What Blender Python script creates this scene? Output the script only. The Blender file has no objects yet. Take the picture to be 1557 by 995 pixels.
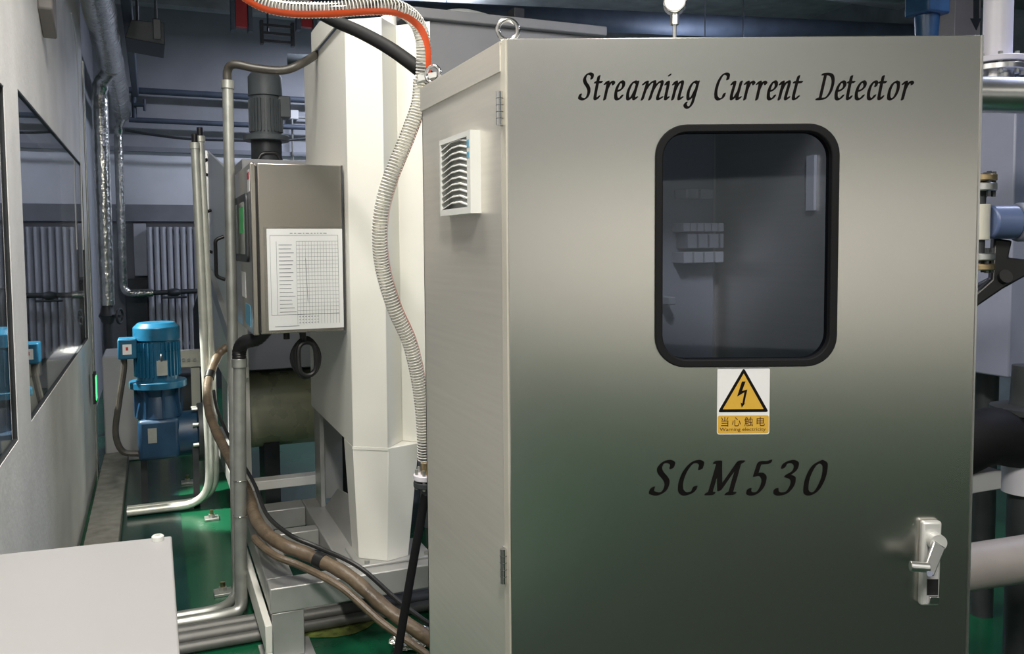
import bpy, bmesh, math, random
from mathutils import Vector as V, Matrix
random.seed(7)
S = bpy.context.scene
COL = S.collection
PI = math.pi

# ------------------------------------------------------------------ camera
FPX, CX, CY = 1300.0, 778.5, 450.0           # focal length and principal point of the 1557 x 995 frame
YAW, PITCH, ROLL = math.radians(22.8), math.radians(3.43), math.radians(0.43)
CAM = V((0, 0, 1.45))
FW = V((math.sin(YAW)*math.cos(PITCH), math.cos(YAW)*math.cos(PITCH), -math.sin(PITCH)))
R0 = V((math.cos(YAW), -math.sin(YAW), 0)); U0 = R0.cross(FW)
RT = R0*math.cos(ROLL) - U0*math.sin(ROLL); UP = RT.cross(FW)
cam = bpy.data.cameras.new('camera'); camo = bpy.data.objects.new('camera', cam); COL.objects.link(camo)
cam.sensor_fit = 'HORIZONTAL'; cam.sensor_width = 36; cam.lens = FPX*36/1557
cam.shift_x = 0; cam.shift_y = -(497.5-CY)/1557
cam.clip_start = 0.02
m = Matrix((RT, UP, -FW)).transposed().to_4x4(); m.translation = CAM
camo.matrix_world = m
S.camera = camo
def ray(x, y): return FW + RT*((x-CX)/FPX) - UP*((y-CY)/FPX)
def on(ax, v, x, y):
    r = ray(x, y); return CAM + r*((v-CAM[ax])/r[ax])
def PX(v, x, y): return on(0, v, x, y)
def PY(v, x, y): return on(1, v, x, y)
def PZ(v, x, y): return on(2, v, x, y)
def PD(d, x, y): return CAM + ray(x, y)*d

# ------------------------------------------------------------------ world, lights, exposure
S.view_settings.view_transform = 'Standard'; S.view_settings.look = 'None'
S.view_settings.gamma = 1; S.view_settings.use_curve_mapping = False
S.view_settings.exposure = 0.0
w = bpy.data.worlds.new('world'); S.world = w; w.use_nodes = True
w.node_tree.nodes['Background'].inputs[0].default_value = (0.35, 0.42, 0.6, 1)
w.node_tree.nodes['Background'].inputs[1].default_value = 0.05
LAMPS = [  # (x, y, z, length along x, length along y, watts, colour, what sets it apart)
    (-0.30, -1.15, 3.88, 0.30, 1.3, 220, (1.0, 0.955, 0.885), 'added warm slim light over the aisle behind the white cupboard'),
    (0.10, 2.2, 3.4, 0.25, 1.2, 62, (1.0, 0.96, 0.88), 'added warm slim light over the white cupboard and the glazed wall'),
    (2.5, 8.4, 3.75, 1.2, 0.25, 105, (0.78, 0.83, 1.0), 'added cool slim light near the back wall behind the white housing'),
    (3.9, 1.86, 3.5, 0.30, 1.3, 45, (0.66, 0.72, 1.0), 'added cool slim light above the blue grey tank'),
    (4.6, 6.2, 2.95, 0.30, 1.3, 45, (0.72, 0.80, 1.0), 'added cool slim light among the overhead pipes'),
    (3.4, -1.9, 3.2, 1.3, 0.30, 18, (1.0, 0.95, 0.86), 'added warm slim light by the wall facing the cabinet door'),
]

# ------------------------------------------------------------------ materials
MATS = {}
def nodes(name):
    mt = bpy.data.materials.new(name); mt.use_nodes = True
    nt = mt.node_tree; return mt, nt, nt.nodes['Principled BSDF']
def mat(name, col, rough=0.5, metal=0.0, var=0.12, scale=6.0, bump=0.0, stretch=(1, 1, 1), spec=0.5, rvar=0.1, coat=0.0, aniso=0.0, bscale=None):
    mt, nt, p = nodes(name)
    p.inputs['Metallic'].default_value = metal; p.inputs['Specular IOR Level'].default_value = spec
    p.inputs['Coat Weight'].default_value = coat; p.inputs['Anisotropic'].default_value = aniso
    tc = nt.nodes.new('ShaderNodeTexCoord'); mp = nt.nodes.new('ShaderNodeMapping')
    mp.inputs['Scale'].default_value = stretch
    nt.links.new(tc.outputs['Object'], mp.inputs['Vector'])
    nz = nt.nodes.new('ShaderNodeTexNoise'); nz.inputs['Scale'].default_value = scale; nz.inputs['Detail'].default_value = 6
    nt.links.new(mp.outputs['Vector'], nz.inputs['Vector'])
    rp = nt.nodes.new('ShaderNodeValToRGB')
    rp.color_ramp.elements[0].position = 0.3; rp.color_ramp.elements[1].position = 0.7
    a = [max(0, c*(1-var)) for c in col]; b = [min(1, c*(1+var)) for c in col]
    rp.color_ramp.elements[0].color = (*a, 1); rp.color_ramp.elements[1].color = (*b, 1)
    nt.links.new(nz.outputs['Fac'], rp.inputs['Fac']); nt.links.new(rp.outputs['Color'], p.inputs['Base Color'])
    mr = nt.nodes.new('ShaderNodeMapRange')
    mr.inputs['To Min'].default_value = max(0.02, rough-rvar); mr.inputs['To Max'].default_value = min(1, rough+rvar)
    nt.links.new(nz.outputs['Fac'], mr.inputs['Value']); nt.links.new(mr.outputs['Result'], p.inputs['Roughness'])
    if bump:
        n2 = nz
        if bscale:
            n2 = nt.nodes.new('ShaderNodeTexNoise'); n2.inputs['Scale'].default_value = bscale; n2.inputs['Detail'].default_value = 3
            nt.links.new(mp.outputs['Vector'], n2.inputs['Vector'])
        bp = nt.nodes.new('ShaderNodeBump'); bp.inputs['Strength'].default_value = bump; bp.inputs['Distance'].default_value = 0.01
        nt.links.new(n2.outputs['Fac'], bp.inputs['Height']); nt.links.new(bp.outputs['Normal'], p.inputs['Normal'])
    MATS[name] = mt; return mt
def emis(name, col, strength):
    mt, nt, p = nodes(name)
    p.inputs['Base Color'].default_value = (*col, 1)
    p.inputs['Emission Color'].default_value = (*col, 1); p.inputs['Emission Strength'].default_value = strength
    MATS[name] = mt; return mt
def glass(name, tint, rough=0.02, ior=1.5, extra=0.0, gtint=(1, 1, 1)):
    mt, nt, p = nodes(name)
    nt.nodes.remove(p)
    out = [n for n in nt.nodes if n.type == 'OUTPUT_MATERIAL'][0]
    tr = nt.nodes.new('ShaderNodeBsdfTransparent'); tr.inputs[0].default_value = (*tint, 1)
    gl = nt.nodes.new('ShaderNodeBsdfGlossy'); gl.inputs['Roughness'].default_value = rough; gl.inputs['Color'].default_value = (*gtint, 1)
    fr = nt.nodes.new('ShaderNodeFresnel')
    gm = nt.nodes.new('ShaderNodeNewGeometry'); im = nt.nodes.new('ShaderNodeMapRange')      # thin sheet: same reflectance from either side
    im.inputs['To Min'].default_value = ior; im.inputs['To Max'].default_value = 1/ior
    nt.links.new(gm.outputs['Backfacing'], im.inputs['Value']); nt.links.new(im.outputs['Result'], fr.inputs['IOR'])
    mx = nt.nodes.new('ShaderNodeMixShader'); src = fr.outputs[0]
    if extra:
        ad = nt.nodes.new('ShaderNodeMath'); ad.operation = 'ADD'; ad.use_clamp = True; ad.inputs[1].default_value = extra
        nt.links.new(src, ad.inputs[0]); src = ad.outputs[0]
    nt.links.new(src, mx.inputs[0]); nt.links.new(tr.outputs[0], mx.inputs[1]); nt.links.new(gl.outputs[0], mx.inputs[2])
    nt.links.new(mx.outputs[0], out.inputs[0]); MATS[name] = mt; return mt

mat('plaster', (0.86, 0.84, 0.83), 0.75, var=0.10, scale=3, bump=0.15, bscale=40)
mat('plaster_dado', (0.42, 0.40, 0.37), 0.45, var=0.2, scale=3, stretch=(1, 1, 0.35), bump=0.1, bscale=30)
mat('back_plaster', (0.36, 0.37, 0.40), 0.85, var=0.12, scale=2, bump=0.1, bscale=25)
mat('lit_band', (0.76, 0.77, 0.82), 0.8, var=0.05, scale=3)  # pale bluish tone stands in for the lit strip of back wall
mat('sill_grey', (0.25, 0.26, 0.29), 0.7, var=0.1)
mat('ceiling_dark', (0.30, 0.31, 0.31), 0.9, var=0.2)
mat('warm_wall', (0.86, 0.845, 0.81), 0.8, var=0.06, scale=1.5)
mat('green_band_added', (0.018, 0.075, 0.038), 0.6, var=0.1)
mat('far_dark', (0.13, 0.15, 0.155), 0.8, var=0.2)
mat('green_floor', (0.006, 0.082, 0.036), 0.24, var=0.35, scale=2.6, bump=0.05, bscale=18, rvar=0.12)
mat('steel', (0.63, 0.61, 0.575), 0.27, 1.0, var=0.012, scale=40, stretch=(1, 1, 30), rvar=0.006, aniso=0.3)
mat('steel_side', (0.80, 0.77, 0.70), 0.40, 0.72, var=0.03, scale=4, stretch=(1, 1, 30), rvar=0.03)
mat('steel_edge', (0.72, 0.69, 0.60), 0.5, 0.6, var=0.03)
mat('steel_box', (0.50, 0.47, 0.42), 0.27, 1.0, var=0.02, scale=4, stretch=(10, 10, 1), rvar=0.004)
mat('chrome', (0.75, 0.74, 0.72), 0.16, 1.0, var=0.04)
mat('zamak', (0.66, 0.66, 0.64), 0.38, 0.45, var=0.03)
mat('trench_green', (0.006, 0.045, 0.034), 0.2, var=0.3, scale=5)
mat('satin', (0.66, 0.66, 0.65), 0.33, 1.0, var=0.05)
mat('zinc', (0.44, 0.45, 0.42), 0.42, 0.75, var=0.15, scale=14)
mat('pale_zinc', (0.66, 0.67, 0.60), 0.42, 0.5, var=0.1, scale=14)
mat('foil', (0.62, 0.62, 0.58), 0.24, 1.0, var=0.2, scale=16, bump=0.9, bscale=22)
mat('machine_white', (0.80, 0.79, 0.73), 0.36, var=0.03, scale=3, rvar=0.05)
mat('machine_grey', (0.42, 0.42, 0.43), 0.42, var=0.05, scale=4)
mat('frame_grey', (0.40, 0.40, 0.385), 0.36, 0.35, var=0.12, scale=7)
mat('tank_grey', (0.37, 0.37, 0.385), 0.45, var=0.05)
mat('tank_blue', (0.26, 0.28, 0.37), 0.40, var=0.06)
mat('box_white', (0.36, 0.356, 0.36), 0.42, var=0.02, scale=2, rvar=0.04)
mat('motor_blue', (0.010, 0.095, 0.18), 0.30, var=0.2, scale=10)
mat('gear_blue', (0.008, 0.038, 0.085), 0.40, var=0.3, scale=10)
mat('motor_grey', (0.10, 0.115, 0.125), 0.5, var=0.15)
mat('black', (0.012, 0.012, 0.013), 0.42, var=0.2)
mat('rubber', (0.007, 0.007, 0.008), 0.7, var=0.2, spec=0.2)
mat('print_black', (0.010, 0.009, 0.009), 0.9, var=0.0, spec=0.0)
mat('ink_grey', (0.23, 0.24, 0.26), 0.7, var=0.2)
mat('ink_brown', (0.06, 0.012, 0.005), 0.6, var=0.0)
mat('paper', (0.86, 0.87, 0.86), 0.6, var=0.02)
mat('sticker_white', (0.72, 0.72, 0.72), 0.4, var=0.01)
mat('sticker_yellow', (0.60, 0.36, 0.045), 0.4, var=0.03)
mat('plastic_grey', (0.66, 0.67, 0.64), 0.45, var=0.03)
mat('plastic_mid_grey', (0.45, 0.46, 0.44), 0.6, var=0.03)  # darker grey of the filter mat
mat('label_blue', (0.12, 0.36, 0.52), 0.5, var=0.3, scale=180)
mat('label_white', (0.75, 0.75, 0.74), 0.5, var=0.02)
mat('red', (0.45, 0.02, 0.03), 0.5, var=0.1)
mat('orange', (0.75, 0.10, 0.025), 0.35, var=0.06)
mat('brown_hose', (0.13, 0.095, 0.062), 0.40, var=0.3, scale=20, bump=0.25, bscale=60)
mat('dark_hose', (0.05, 0.045, 0.038), 0.42, var=0.3, scale=20)
mat('brass', (0.55, 0.42, 0.24), 0.32, 1.0, var=0.1)
mat('radiator', (0.56, 0.57, 0.63), 0.45, var=0.05)
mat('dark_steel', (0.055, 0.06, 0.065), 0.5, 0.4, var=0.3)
mat('duct_blue', (0.08, 0.10, 0.14), 0.55, var=0.2)
mat('pipe_white', (0.66, 0.64, 0.70), 0.4, var=0.06)
mat('column_brown', (0.27, 0.245, 0.235), 0.5, var=0.1)
mat('transmitter', (0.10, 0.14, 0.27), 0.35, var=0.1)
mat('concrete', (0.24, 0.235, 0.21), 0.8, var=0.25, scale=14, bump=0.3)
mat('algae', (0.13, 0.16, 0.035), 0.6, var=0.6, scale=30, bump=0.8)
mat('drum', (0.64, 0.63, 0.42), 0.28, 0.15, var=0.015)
mat('dull_pipe', (0.16, 0.16, 0.15), 0.5, 0.4, var=0.2, scale=12)
mat('rib_white', (0.70, 0.69, 0.66), 0.35, 0.0, var=0.04)
mat('screen_glass', (0.02, 0.035, 0.03), 0.12, var=0.1)
mat('panel_inner', (0.55, 0.55, 0.56), 0.5, var=0.03)
mat('cream', (0.60, 0.58, 0.50), 0.5, var=0.05)
emis('led_green', (0.05, 1.0, 0.15), 3.0)
emis('screen_green', (0.05, 0.35, 0.10), 0.08)
glass('pane', (0.78, 0.80, 0.81), 0.015, 1.75)
glass('dark_pane', (0.22, 0.25, 0.34), 0.03, 1.48, 0, (.75, .85, 1))
glass('hose_wall', (0.80, 0.79, 0.74), 0.10, 1.45, 0.10)
glass('sleeve', (0.93, 0.93, 0.93), 0.08, 1.35)

# ------------------------------------------------------------------ mesh helpers
def loc_of(o):
    p = V((0, 0, 0))
    while o: p += o.location; o = o.parent
    return p
def tag(o, label=None, cat=None, group=None, kind=None):
    if label: o['label'] = label
    if cat: o['category'] = cat
    if group: o['group'] = group
    if kind: o['kind'] = kind
    return o
def thing(name, loc, label, cat, group=None):
    o = bpy.data.objects.new(name, None); COL.objects.link(o); o.location = V(loc); o.empty_display_size = 0.05
    return tag(o, label, cat, group)
def perp(d):
    d = d.normalized(); a = V((0, 0, 1)) if abs(d.z) < 0.9 else V((1, 0, 0))
    u = d.cross(a).normalized(); return u, d.cross(u).normalized()
def spline(pts, n=8):
    pts = [V(p) for p in pts]; out = []
    ext = [pts[0]*2-pts[1]] + pts + [pts[-1]*2-pts[-2]]
    for i in range(1, len(ext)-2):
        a, b, c, d = ext[i-1:i+3]
        for k in range(n):
            t = k/n
            out.append(0.5*((2*b)+(c-a)*t+(2*a-5*b+4*c-d)*t*t+(3*b-a-3*c+d)*t**3))
    out.append(pts[-1]); return out
def frames(pts):
    u, v = perp(pts[1]-pts[0]); fr = []
    for i, p in enumerate(pts):
        t = (pts[min(i+1, len(pts)-1)]-pts[max(i-1, 0)]).normalized()
        u = (u-t*u.dot(t)).normalized(); fr.append((p, t, u.copy(), t.cross(u)))
    return fr
def fillet(pts, r=0.1, n=6):
    pts = [V(p) for p in pts]; out = [pts[0]]
    for i in range(1, len(pts)-1):
        a, b, c = pts[i-1:i+2]; d1 = (a-b); d2 = (c-b); k = min(r, d1.length*.45, d2.length*.45)
        p, q = b+d1.normalized()*k, b+d2.normalized()*k
        for j in range(n+1):
            t = j/n; out.append(p*(1-t)**2+b*2*t*(1-t)+q*t*t)
    out.append(pts[-1]); return out

class MB:
    def __init__(s, M=None): s.v = []; s.f = []; s.M = M
    def add(s, vs, fs):
        k = len(s.v); s.v += [V(p) for p in vs]; s.f += [tuple(i+k for i in f) for f in fs]; return s
    def box(s, a, b):
        x0, x1 = sorted((a[0], b[0])); y0, y1 = sorted((a[1], b[1])); z0, z1 = sorted((a[2], b[2]))
        return s.add([(x, y, z) for x in (x0, x1) for y in (y0, y1) for z in (z0, z1)],
                     [(0, 1, 3, 2), (4, 6, 7, 5), (0, 4, 5, 1), (2, 3, 7, 6), (0, 2, 6, 4), (1, 5, 7, 3)])
    def prism(s, poly, z0, z1, poly2=None):          # plan polygon (x,y), extruded in z, with an optional other top polygon
        n = len(poly); p2 = poly2 or poly
        return s.add([(x, y, z0) for x, y in poly]+[(x, y, z1) for x, y in p2],
                     [tuple(range(n))[::-1], tuple(range(n, 2*n))]+[(i, (i+1) % n, n+(i+1) % n, n+i) for i in range(n)])
    def slab(s, pts, d):                             # polygon of 3D points extruded by vector d
        n = len(pts); pts = [V(p) for p in pts]; d = V(d)
        return s.add(pts+[p+d for p in pts],
                     [tuple(range(n))[::-1], tuple(range(n, 2*n))]+[(i, (i+1) % n, n+(i+1) % n, n+i) for i in range(n)])
    def cyl(s, p, q, r, n=20, r2=None):
        p, q = V(p), V(q); u, v = perp(q-p); r2 = r if r2 is None else r2
        A = [p+u*(r*math.cos(2*PI*i/n))+v*(r*math.sin(2*PI*i/n)) for i in range(n)]
        B = [q+u*(r2*math.cos(2*PI*i/n))+v*(r2*math.sin(2*PI*i/n)) for i in range(n)]
        return s.add(A+B, [tuple(range(n))[::-1], tuple(range(n, 2*n))]+[(i, (i+1) % n, n+(i+1) % n, n+i) for i in range(n)])
    def lathe(s, p, axis, prof, n=24):               # prof: (distance along the axis, radius)
        p, axis = V(p), V(axis).normalized(); u, v = perp(axis); vs = []; m_ = len(prof)
        for h, r in prof:
            vs += [p+axis*h+u*(r*math.cos(2*PI*i/n))+v*(r*math.sin(2*PI*i/n)) for i in range(n)]
        fs = [(j*n+i, j*n+(i+1) % n, (j+1)*n+(i+1) % n, (j+1)*n+i) for j in range(m_-1) for i in range(n)]
        return s.add(vs, fs+[tuple(range(n))[::-1], tuple(range((m_-1)*n, m_*n))])
    def tube(s, pts, r, n=12, rf=None, caps=True):
        pts = [V(p) for p in pts]; vs = []; m_ = len(pts)
        for j, (p, t, u, v) in enumerate(frames(pts)):
            rr = rf(j) if rf else r
            vs += [p+u*(rr*math.cos(2*PI*i/n))+v*(rr*math.sin(2*PI*i/n)) for i in range(n)]
        fs = [(j*n+i, j*n+(i+1) % n, (j+1)*n+(i+1) % n, (j+1)*n+i) for j in range(m_-1) for i in range(n)]
        if caps: fs += [tuple(range(n))[::-1], tuple(range((m_-1)*n, m_*n))]
        return s.add(vs, fs)
    def torus(s, c, axis, R, r, n=28, k=10):
        c = V(c); u, v = perp(V(axis)); a = V(axis).normalized(); vs = []
        for i in range(n):
            d = u*math.cos(2*PI*i/n)+v*math.sin(2*PI*i/n)
            vs += [c+d*(R+r*math.cos(2*PI*j/k))+a*(r*math.sin(2*PI*j/k)) for j in range(k)]
        return s.add(vs, [(i*k+j, i*k+(j+1) % k, ((i+1) % n)*k+(j+1) % k, ((i+1) % n)*k+j) for i in range(n) for j in range(k)])
    def ball(s, c, r, n=16, sc=(1, 1, 1)):
        vs = []; fs = []; h = n//2
        for j in range(h+1):
            a = PI*j/h
            vs += [V(c)+V((sc[0]*r*math.sin(a)*math.cos(2*PI*i/n), sc[1]*r*math.sin(a)*math.sin(2*PI*i/n), sc[2]*r*math.cos(a))) for i in range(n)]
        for j in range(h): fs += [(j*n+i, (j+1)*n+i, (j+1)*n+(i+1) % n, j*n+(i+1) % n) for i in range(n)]
        return s.add(vs, fs)
    def build(s, name, mt, parent=None, bevel=0.0, label=None, cat=None, group=None, kind=None, smooth=True, mats=None, fm=None):
        vs = [s.M @ p for p in s.v] if s.M else s.v
        lo = V([min(p[i] for p in vs) for i in range(3)]); hi = V([max(p[i] for p in vs) for i in range(3)])
        o0 = V(((lo.x+hi.x)/2, (lo.y+hi.y)/2, lo.z))
        me = bpy.data.meshes.new(name); me.from_pydata([p-o0 for p in vs], [], s.f)
        bm = bmesh.new(); bm.from_mesh(me); bmesh.ops.recalc_face_normals(bm, faces=bm.faces); bm.to_mesh(me); bm.free()
        me.materials.append(MATS[mt]); me.validate()
        if smooth:
            me.shade_smooth(); me.set_sharp_from_angle(angle=math.radians(35))
        o = bpy.data.objects.new(name, me); COL.objects.link(o)
        o.location = o0
        if parent: o.parent = parent; o.location = o0-loc_of(parent)
        if bevel:
            b = o.modifiers.new('bevel', 'BEVEL'); b.width = bevel; b.segments = 2; b.limit_method = 'ANGLE'; b.angle_limit = math.radians(40)
        return tag(o, label, cat, group, kind)
def boxpx(x0, y0, x1, y1, Y, th):                    # box whose front face (plane y = Y) fills a rectangle of the photo
    a, b = PY(Y, x0, y1), PY(Y, x1, y0); return (a.x, Y, a.z), (b.x, Y+th, b.z)

# ------------------------------------------------------------------ the room
XW = -0.365; ZC = 4.0; YB = 10.0; YF = -3.2; XR = 7.0
MB().box((-3, YF, -0.1), (XR, YB, 0)).build('floor', 'green_floor', kind='structure')
MB().box((-3, YF, ZC), (XR, YB, ZC+0.1)).build('ceiling', 'ceiling_dark', kind='structure')
W1 = (3.04, 5.70, 0.905, 1.94); W2 = (1.9, 2.76, 0.905, 1.90); YW = -0.45; YE = 6.0
wl = MB(); T = 0.12
def wseg(y0, y1, z0, z1): wl.box((XW-T, y0, z0), (XW, y1, z1))
wseg(YW, W2[0], 0, ZC); wseg(W2[0], W2[1], 0, W2[2]); wseg(W2[0], W2[1], W2[3], ZC); wseg(W2[1], W1[0], 0, ZC)
wseg(W1[0], W1[1], 0, W1[2]); wseg(W1[0], W1[1], W1[3], ZC); wseg(W1[1], YE, 0, ZC)
wl.build('wall_left', 'plaster', kind='structure')
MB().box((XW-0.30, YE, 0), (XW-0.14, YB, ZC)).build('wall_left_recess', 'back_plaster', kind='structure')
for i, (y0, y1, z0, z1) in enumerate((W1, W2)):
    fr = MB(); b = 0.005
    for a, c in (((y0, z0), (y1, z0+b)), ((y0, z1-b), (y1, z1)), ((y0, z0), (y0+b, z1)), ((y1-b, z0), (y1, z1))):
        fr.box((XW-0.018, a[0], a[1]), (XW-0.002, c[0], c[1]))
    wn = fr.build('window_%d' % (i+1), 'dark_steel', kind='structure', smooth=False)
    MB().box((XW-0.014, y0+b, z0+b), (XW-0.008, y1-b, z1-b)).build('pane', 'pane', wn, smooth=False)
MB().box((-3.1, YF, 0), (-3, YE, ZC)).build('wall_control_room', 'far_dark', kind='structure')
MB().box((-3, YE-.1, 0), (XW-T, YE, ZC)).build('wall_control_room_end', 'far_dark', kind='structure')
MB().box((-3, YW, 0), (XW-T, YW+.1, ZC)).build('wall_control_room_side', 'far_dark', kind='structure')
# back wall with a lit strip coloured in pale and a projecting ledge
def zpx(Y, x, y): return PY(Y, x, y).z
z1, z2, z3 = zpx(YB, 240, 232), zpx(YB, 240, 312), zpx(YB, 240, 337)
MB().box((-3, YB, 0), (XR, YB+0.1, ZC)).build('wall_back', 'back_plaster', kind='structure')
MB().box((-0.48, YB-0.02, z2), (XR, YB, z1)).build('trim_1', 'lit_band', kind='structure')
MB().box((-0.48, YB-0.10, z3), (XR, YB, z2)).build('trim_2', 'sill_grey', kind='structure')
MB().box((-0.48, YB-0.06, z1), (XR, YB, z1+0.05)).build('trim_3', 'sill_grey', kind='structure')
MB().box((XR, YF, 0), (XR+0.1, YB, ZC)).build('wall_right', 'far_dark', kind='structure')
MB().box((-3, YF-0.1, 0.75), (XR, YF, 1.88)).build('wall_front', 'warm_wall', kind='structure')  # unseen wall, toned in bands to shape the door's reflection
MB().box((-3, YF-0.1, 0), (XR, YF, 0.75)).build('wall_front_green_band', 'green_band_added', kind='structure')  # green band added to darken and tint the door's lower reflection
MB().box((-3, YF-0.1, 1.88), (XR, YF, ZC)).build('wall_front_upper', 'far_dark', kind='structure')

mat('mat_added_dark', (0.007, 0.016, 0.011), 0.8, var=0.15, scale=20, spec=0.15)  # for the unseen mat added to darken the door's lower reflection
MB().slab([(-.25, -2.9, 0), (3.2, -2.9, 0), (3.2, .75, 0), (.15, .75, 0), (.15, .45, 0), (-.25, .45, 0)], (0, 0, .006)).build('added_dark_mat', 'mat_added_dark', None, smooth=False, label='unseen dark mat added on the floor to darken the door reflection', cat='mat')
# unseen ceiling fixtures added to light the room and the door's reflections
for i, (x, y, z, lx, ly, wt, c, lab) in enumerate(LAMPS):
    t = thing('added_light', (x, y, z), lab, 'ceiling light', 'added linear lights')
    MB().box((x-lx/2-.02, y-ly/2-.02, z+.012), (x+lx/2+.02, y+ly/2+.02, z+.07)).build('housing', 'label_white', t)
    MB().box((x-lx/2, y-ly/2, z), (x+lx/2, y+ly/2, z+.012)).build('diffuser', 'tube_%d' % i if emis('tube_%d' % i, c, 2.5) else '', t)
    for s in (-.3, .3): MB().cyl((x+lx*s, y+ly*s, z+.07), (x+lx*s, y+ly*s, ZC), .006, 8).build('rod', 'dark_steel', t)
    ld = bpy.data.lights.new('lamp', 'AREA'); ld.shape = 'RECTANGLE'; ld.size = lx; ld.size_y = ly; ld.energy = wt; ld.color = c
    lo = bpy.data.objects.new('lamp', ld); COL.objects.link(lo); lo.parent = t; lo.location = (0, 0, -.006)
    if i in (2, 4):        # uplight added in two fixtures to brighten the dark ceiling
        lu = ld.copy(); lu.energy = wt*.35; lo = bpy.data.objects.new('uplight', lu); COL.objects.link(lo); lo.parent = t; lo.location = (0, 0, .078); lo.rotation_euler = (PI, 0, 0)
# unseen flood light added to put a highlight on the blue motor
FL = V((-1.0, 5.22, 2.2)); FD = (V((-.04, 5.08, 0.80))-FL).normalized()
fl = thing('added_flood', FL, 'small black flood light added unseen in the control room to highlight the blue motor', 'flood light')
MB().lathe(FL, FD, [(-.09, .03), (-.05, .042), (-.015, .045)]).build('housing', 'black', fl)
MB().cyl(FL-FD*.06, (FL.x-.03, FL.y, ZC), .012, 8).build('bracket', 'dark_steel', fl)
sd = bpy.data.lights.new('beam', 'SPOT'); sd.energy = 1500; sd.spot_size = math.radians(24); sd.spot_blend = 0.3; sd.color = (1, .96, .86); sd.shadow_soft_size = 0.03
so = bpy.data.objects.new('beam', sd); COL.objects.link(so); so.parent = fl
so.rotation_euler = FD.to_track_quat('-Z', 'Y').to_euler()

# ------------------------------------------------------------------ the stainless steel detector cabinet
H = PD(1.44, 773, 400); H.z = 0
EN = V((-math.sin(YAW), -math.cos(YAW), 0))                    # door's outward normal
DM = Matrix((R0, -EN, V((0, 0, 1)))).transposed().to_4x4(); DM.translation = H    # door space: u right, v into the door, z up
def door(px, py):                                              # pixel -> (u, z) on the door's front plane
    r = ray(px, py); t = (H-CAM).dot(EN)/r.dot(EN); p = CAM+r*t-H; return p.dot(R0), p.z
ZT = door(1100, 56)[1]; ZB = 0.12; DW = door(1483, 450)[0]
cb = thing('instrument_cabinet', (H.x+.4, H.y+.25, 0), 'tall brushed stainless steel instrument cabinet with a dark window in its open door', 'cabinet')
bx0, by0, bx1, by1 = H.x, H.y+.022, H.x+DW*.985, 1.815
def inset(k): return MB().prism([(bx0+k, by0), (bx1-k, by0), (bx1-k, by1), (bx0+k, by1)], 0, 1)
MB().box((bx0, by0, ZB), (bx0+.004, by1, ZT)).build('side_panel', 'steel_side', cb)
MB().box((bx1-.004, by0, ZB), (bx1, by1, ZT)).build('side_panel', 'steel_side', cb)
MB().box((bx0, by1-.004, ZB), (bx1, by1, ZT)).build('back_panel', 'steel_side', cb)
MB().box((bx0-.003, by0-.004, ZT-.004), (bx1, by1+.003, ZT)).build('roof', 'steel_side', cb)
MB().box((bx0-.002, H.y+.003, ZB), (bx0+.003, by0+.002, ZT)).build('door_return', 'steel_edge', cb)
MB().slab([(bx0-.004, by0, ZT-.05), (bx0-.004, by1, ZT-.05), (bx0-.004, by1, ZT), (bx0-.004, by0, ZT)], (.004, 0, 0)).build('roof_lip', 'steel_side', cb)
MB().box((bx0, by0, ZB), (bx1, by1, ZB+.004)).build('bottom_panel', 'steel_side', cb)
MB().box((bx0+.01, by0+.01, 0), (bx1-.01, by1-.01, ZB)).build('plinth', 'dark_steel', cb)
MB().box((bx0+.03, by1-.03, ZB+.04), (bx1-.03, by1-.02, ZT-.04)).build('mounting_plate', 'panel_inner', cb)
# door with rounded window opening
gx0, gz1 = door(996, 190); gx1, gz0 = door(1271, 557)
def rrect(x0, z0, x1, z1, r, n=8):
    o = []
    for cx, cz, a in ((x1-r, z0+r, -90), (x1-r, z1-r, 0), (x0+r, z1-r, 90), (x0+r, z0+r, 180)):
        o += [(cx+r*math.cos(math.radians(a+90*k/n)), cz+r*math.sin(math.radians(a+90*k/n))) for k in range(n+1)]
    return o
def holed(outer, inner, v0, v1):                               # flat plate with a hole, in door space
    bm = bmesh.new(); loops = []
    for lp in (outer, inner):
        vs = [bm.verts.new((x, v0, z)) for x, z in lp]; loops.append(vs)
        for i in range(len(vs)): bm.edges.new((vs[i], vs[(i+1) % len(vs)]))
    bmesh.ops.triangle_fill(bm, use_beauty=True, use_dissolve=False, edges=bm.edges[:])
    bm.verts.index_update()
    vs = [v.co.copy() for v in bm.verts]; fs = [tuple(v.index for v in f.verts) for f in bm.faces]; n = len(vs)
    B = MB(DM); k = n
    allv = vs+[V((p.x, v1, p.z)) for p in vs]
    ff = fs+[tuple(i+n for i in f[::-1]) for f in fs]
    base = 0
    for lp in (outer, inner):
        c = len(lp); ff += [(base+i, base+(i+1) % c, base+(i+1) % c+n, base+i+n) for i in range(c)]; base += c
    bm.free(); return B.add(allv, ff)
gin = rrect(gx0+.012, gz0+.012, gx1-.012, gz1-.012, .045)
dr = holed([(0, ZB+.01), (DW, ZB+.01), (DW, ZT), (0, ZT)], gin, 0, .022).build('door', 'steel', cb, bevel=.0015, label='brushed steel door')
gk = holed(rrect(gx0, gz0, gx1, gz1, .052), rrect(gx0+.013, gz0+.013, gx1-.013, gz1-.013, .042), -.005, .026).build('window_gasket', 'rubber', cb, bevel=.002, label='black rubber window gasket')
MB(DM).add([(x, .010, z) for x, z in gin], [tuple(range(len(gin)))]).build('window_pane', 'dark_pane', cb, smooth=False, label='dark tinted window pane')
# edge trim along the right of the door
MB(DM).box((DW, -.001, ZB+.01), (DW+.003, .024, ZT)).build('door_edge', 'satin', cb)
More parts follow.
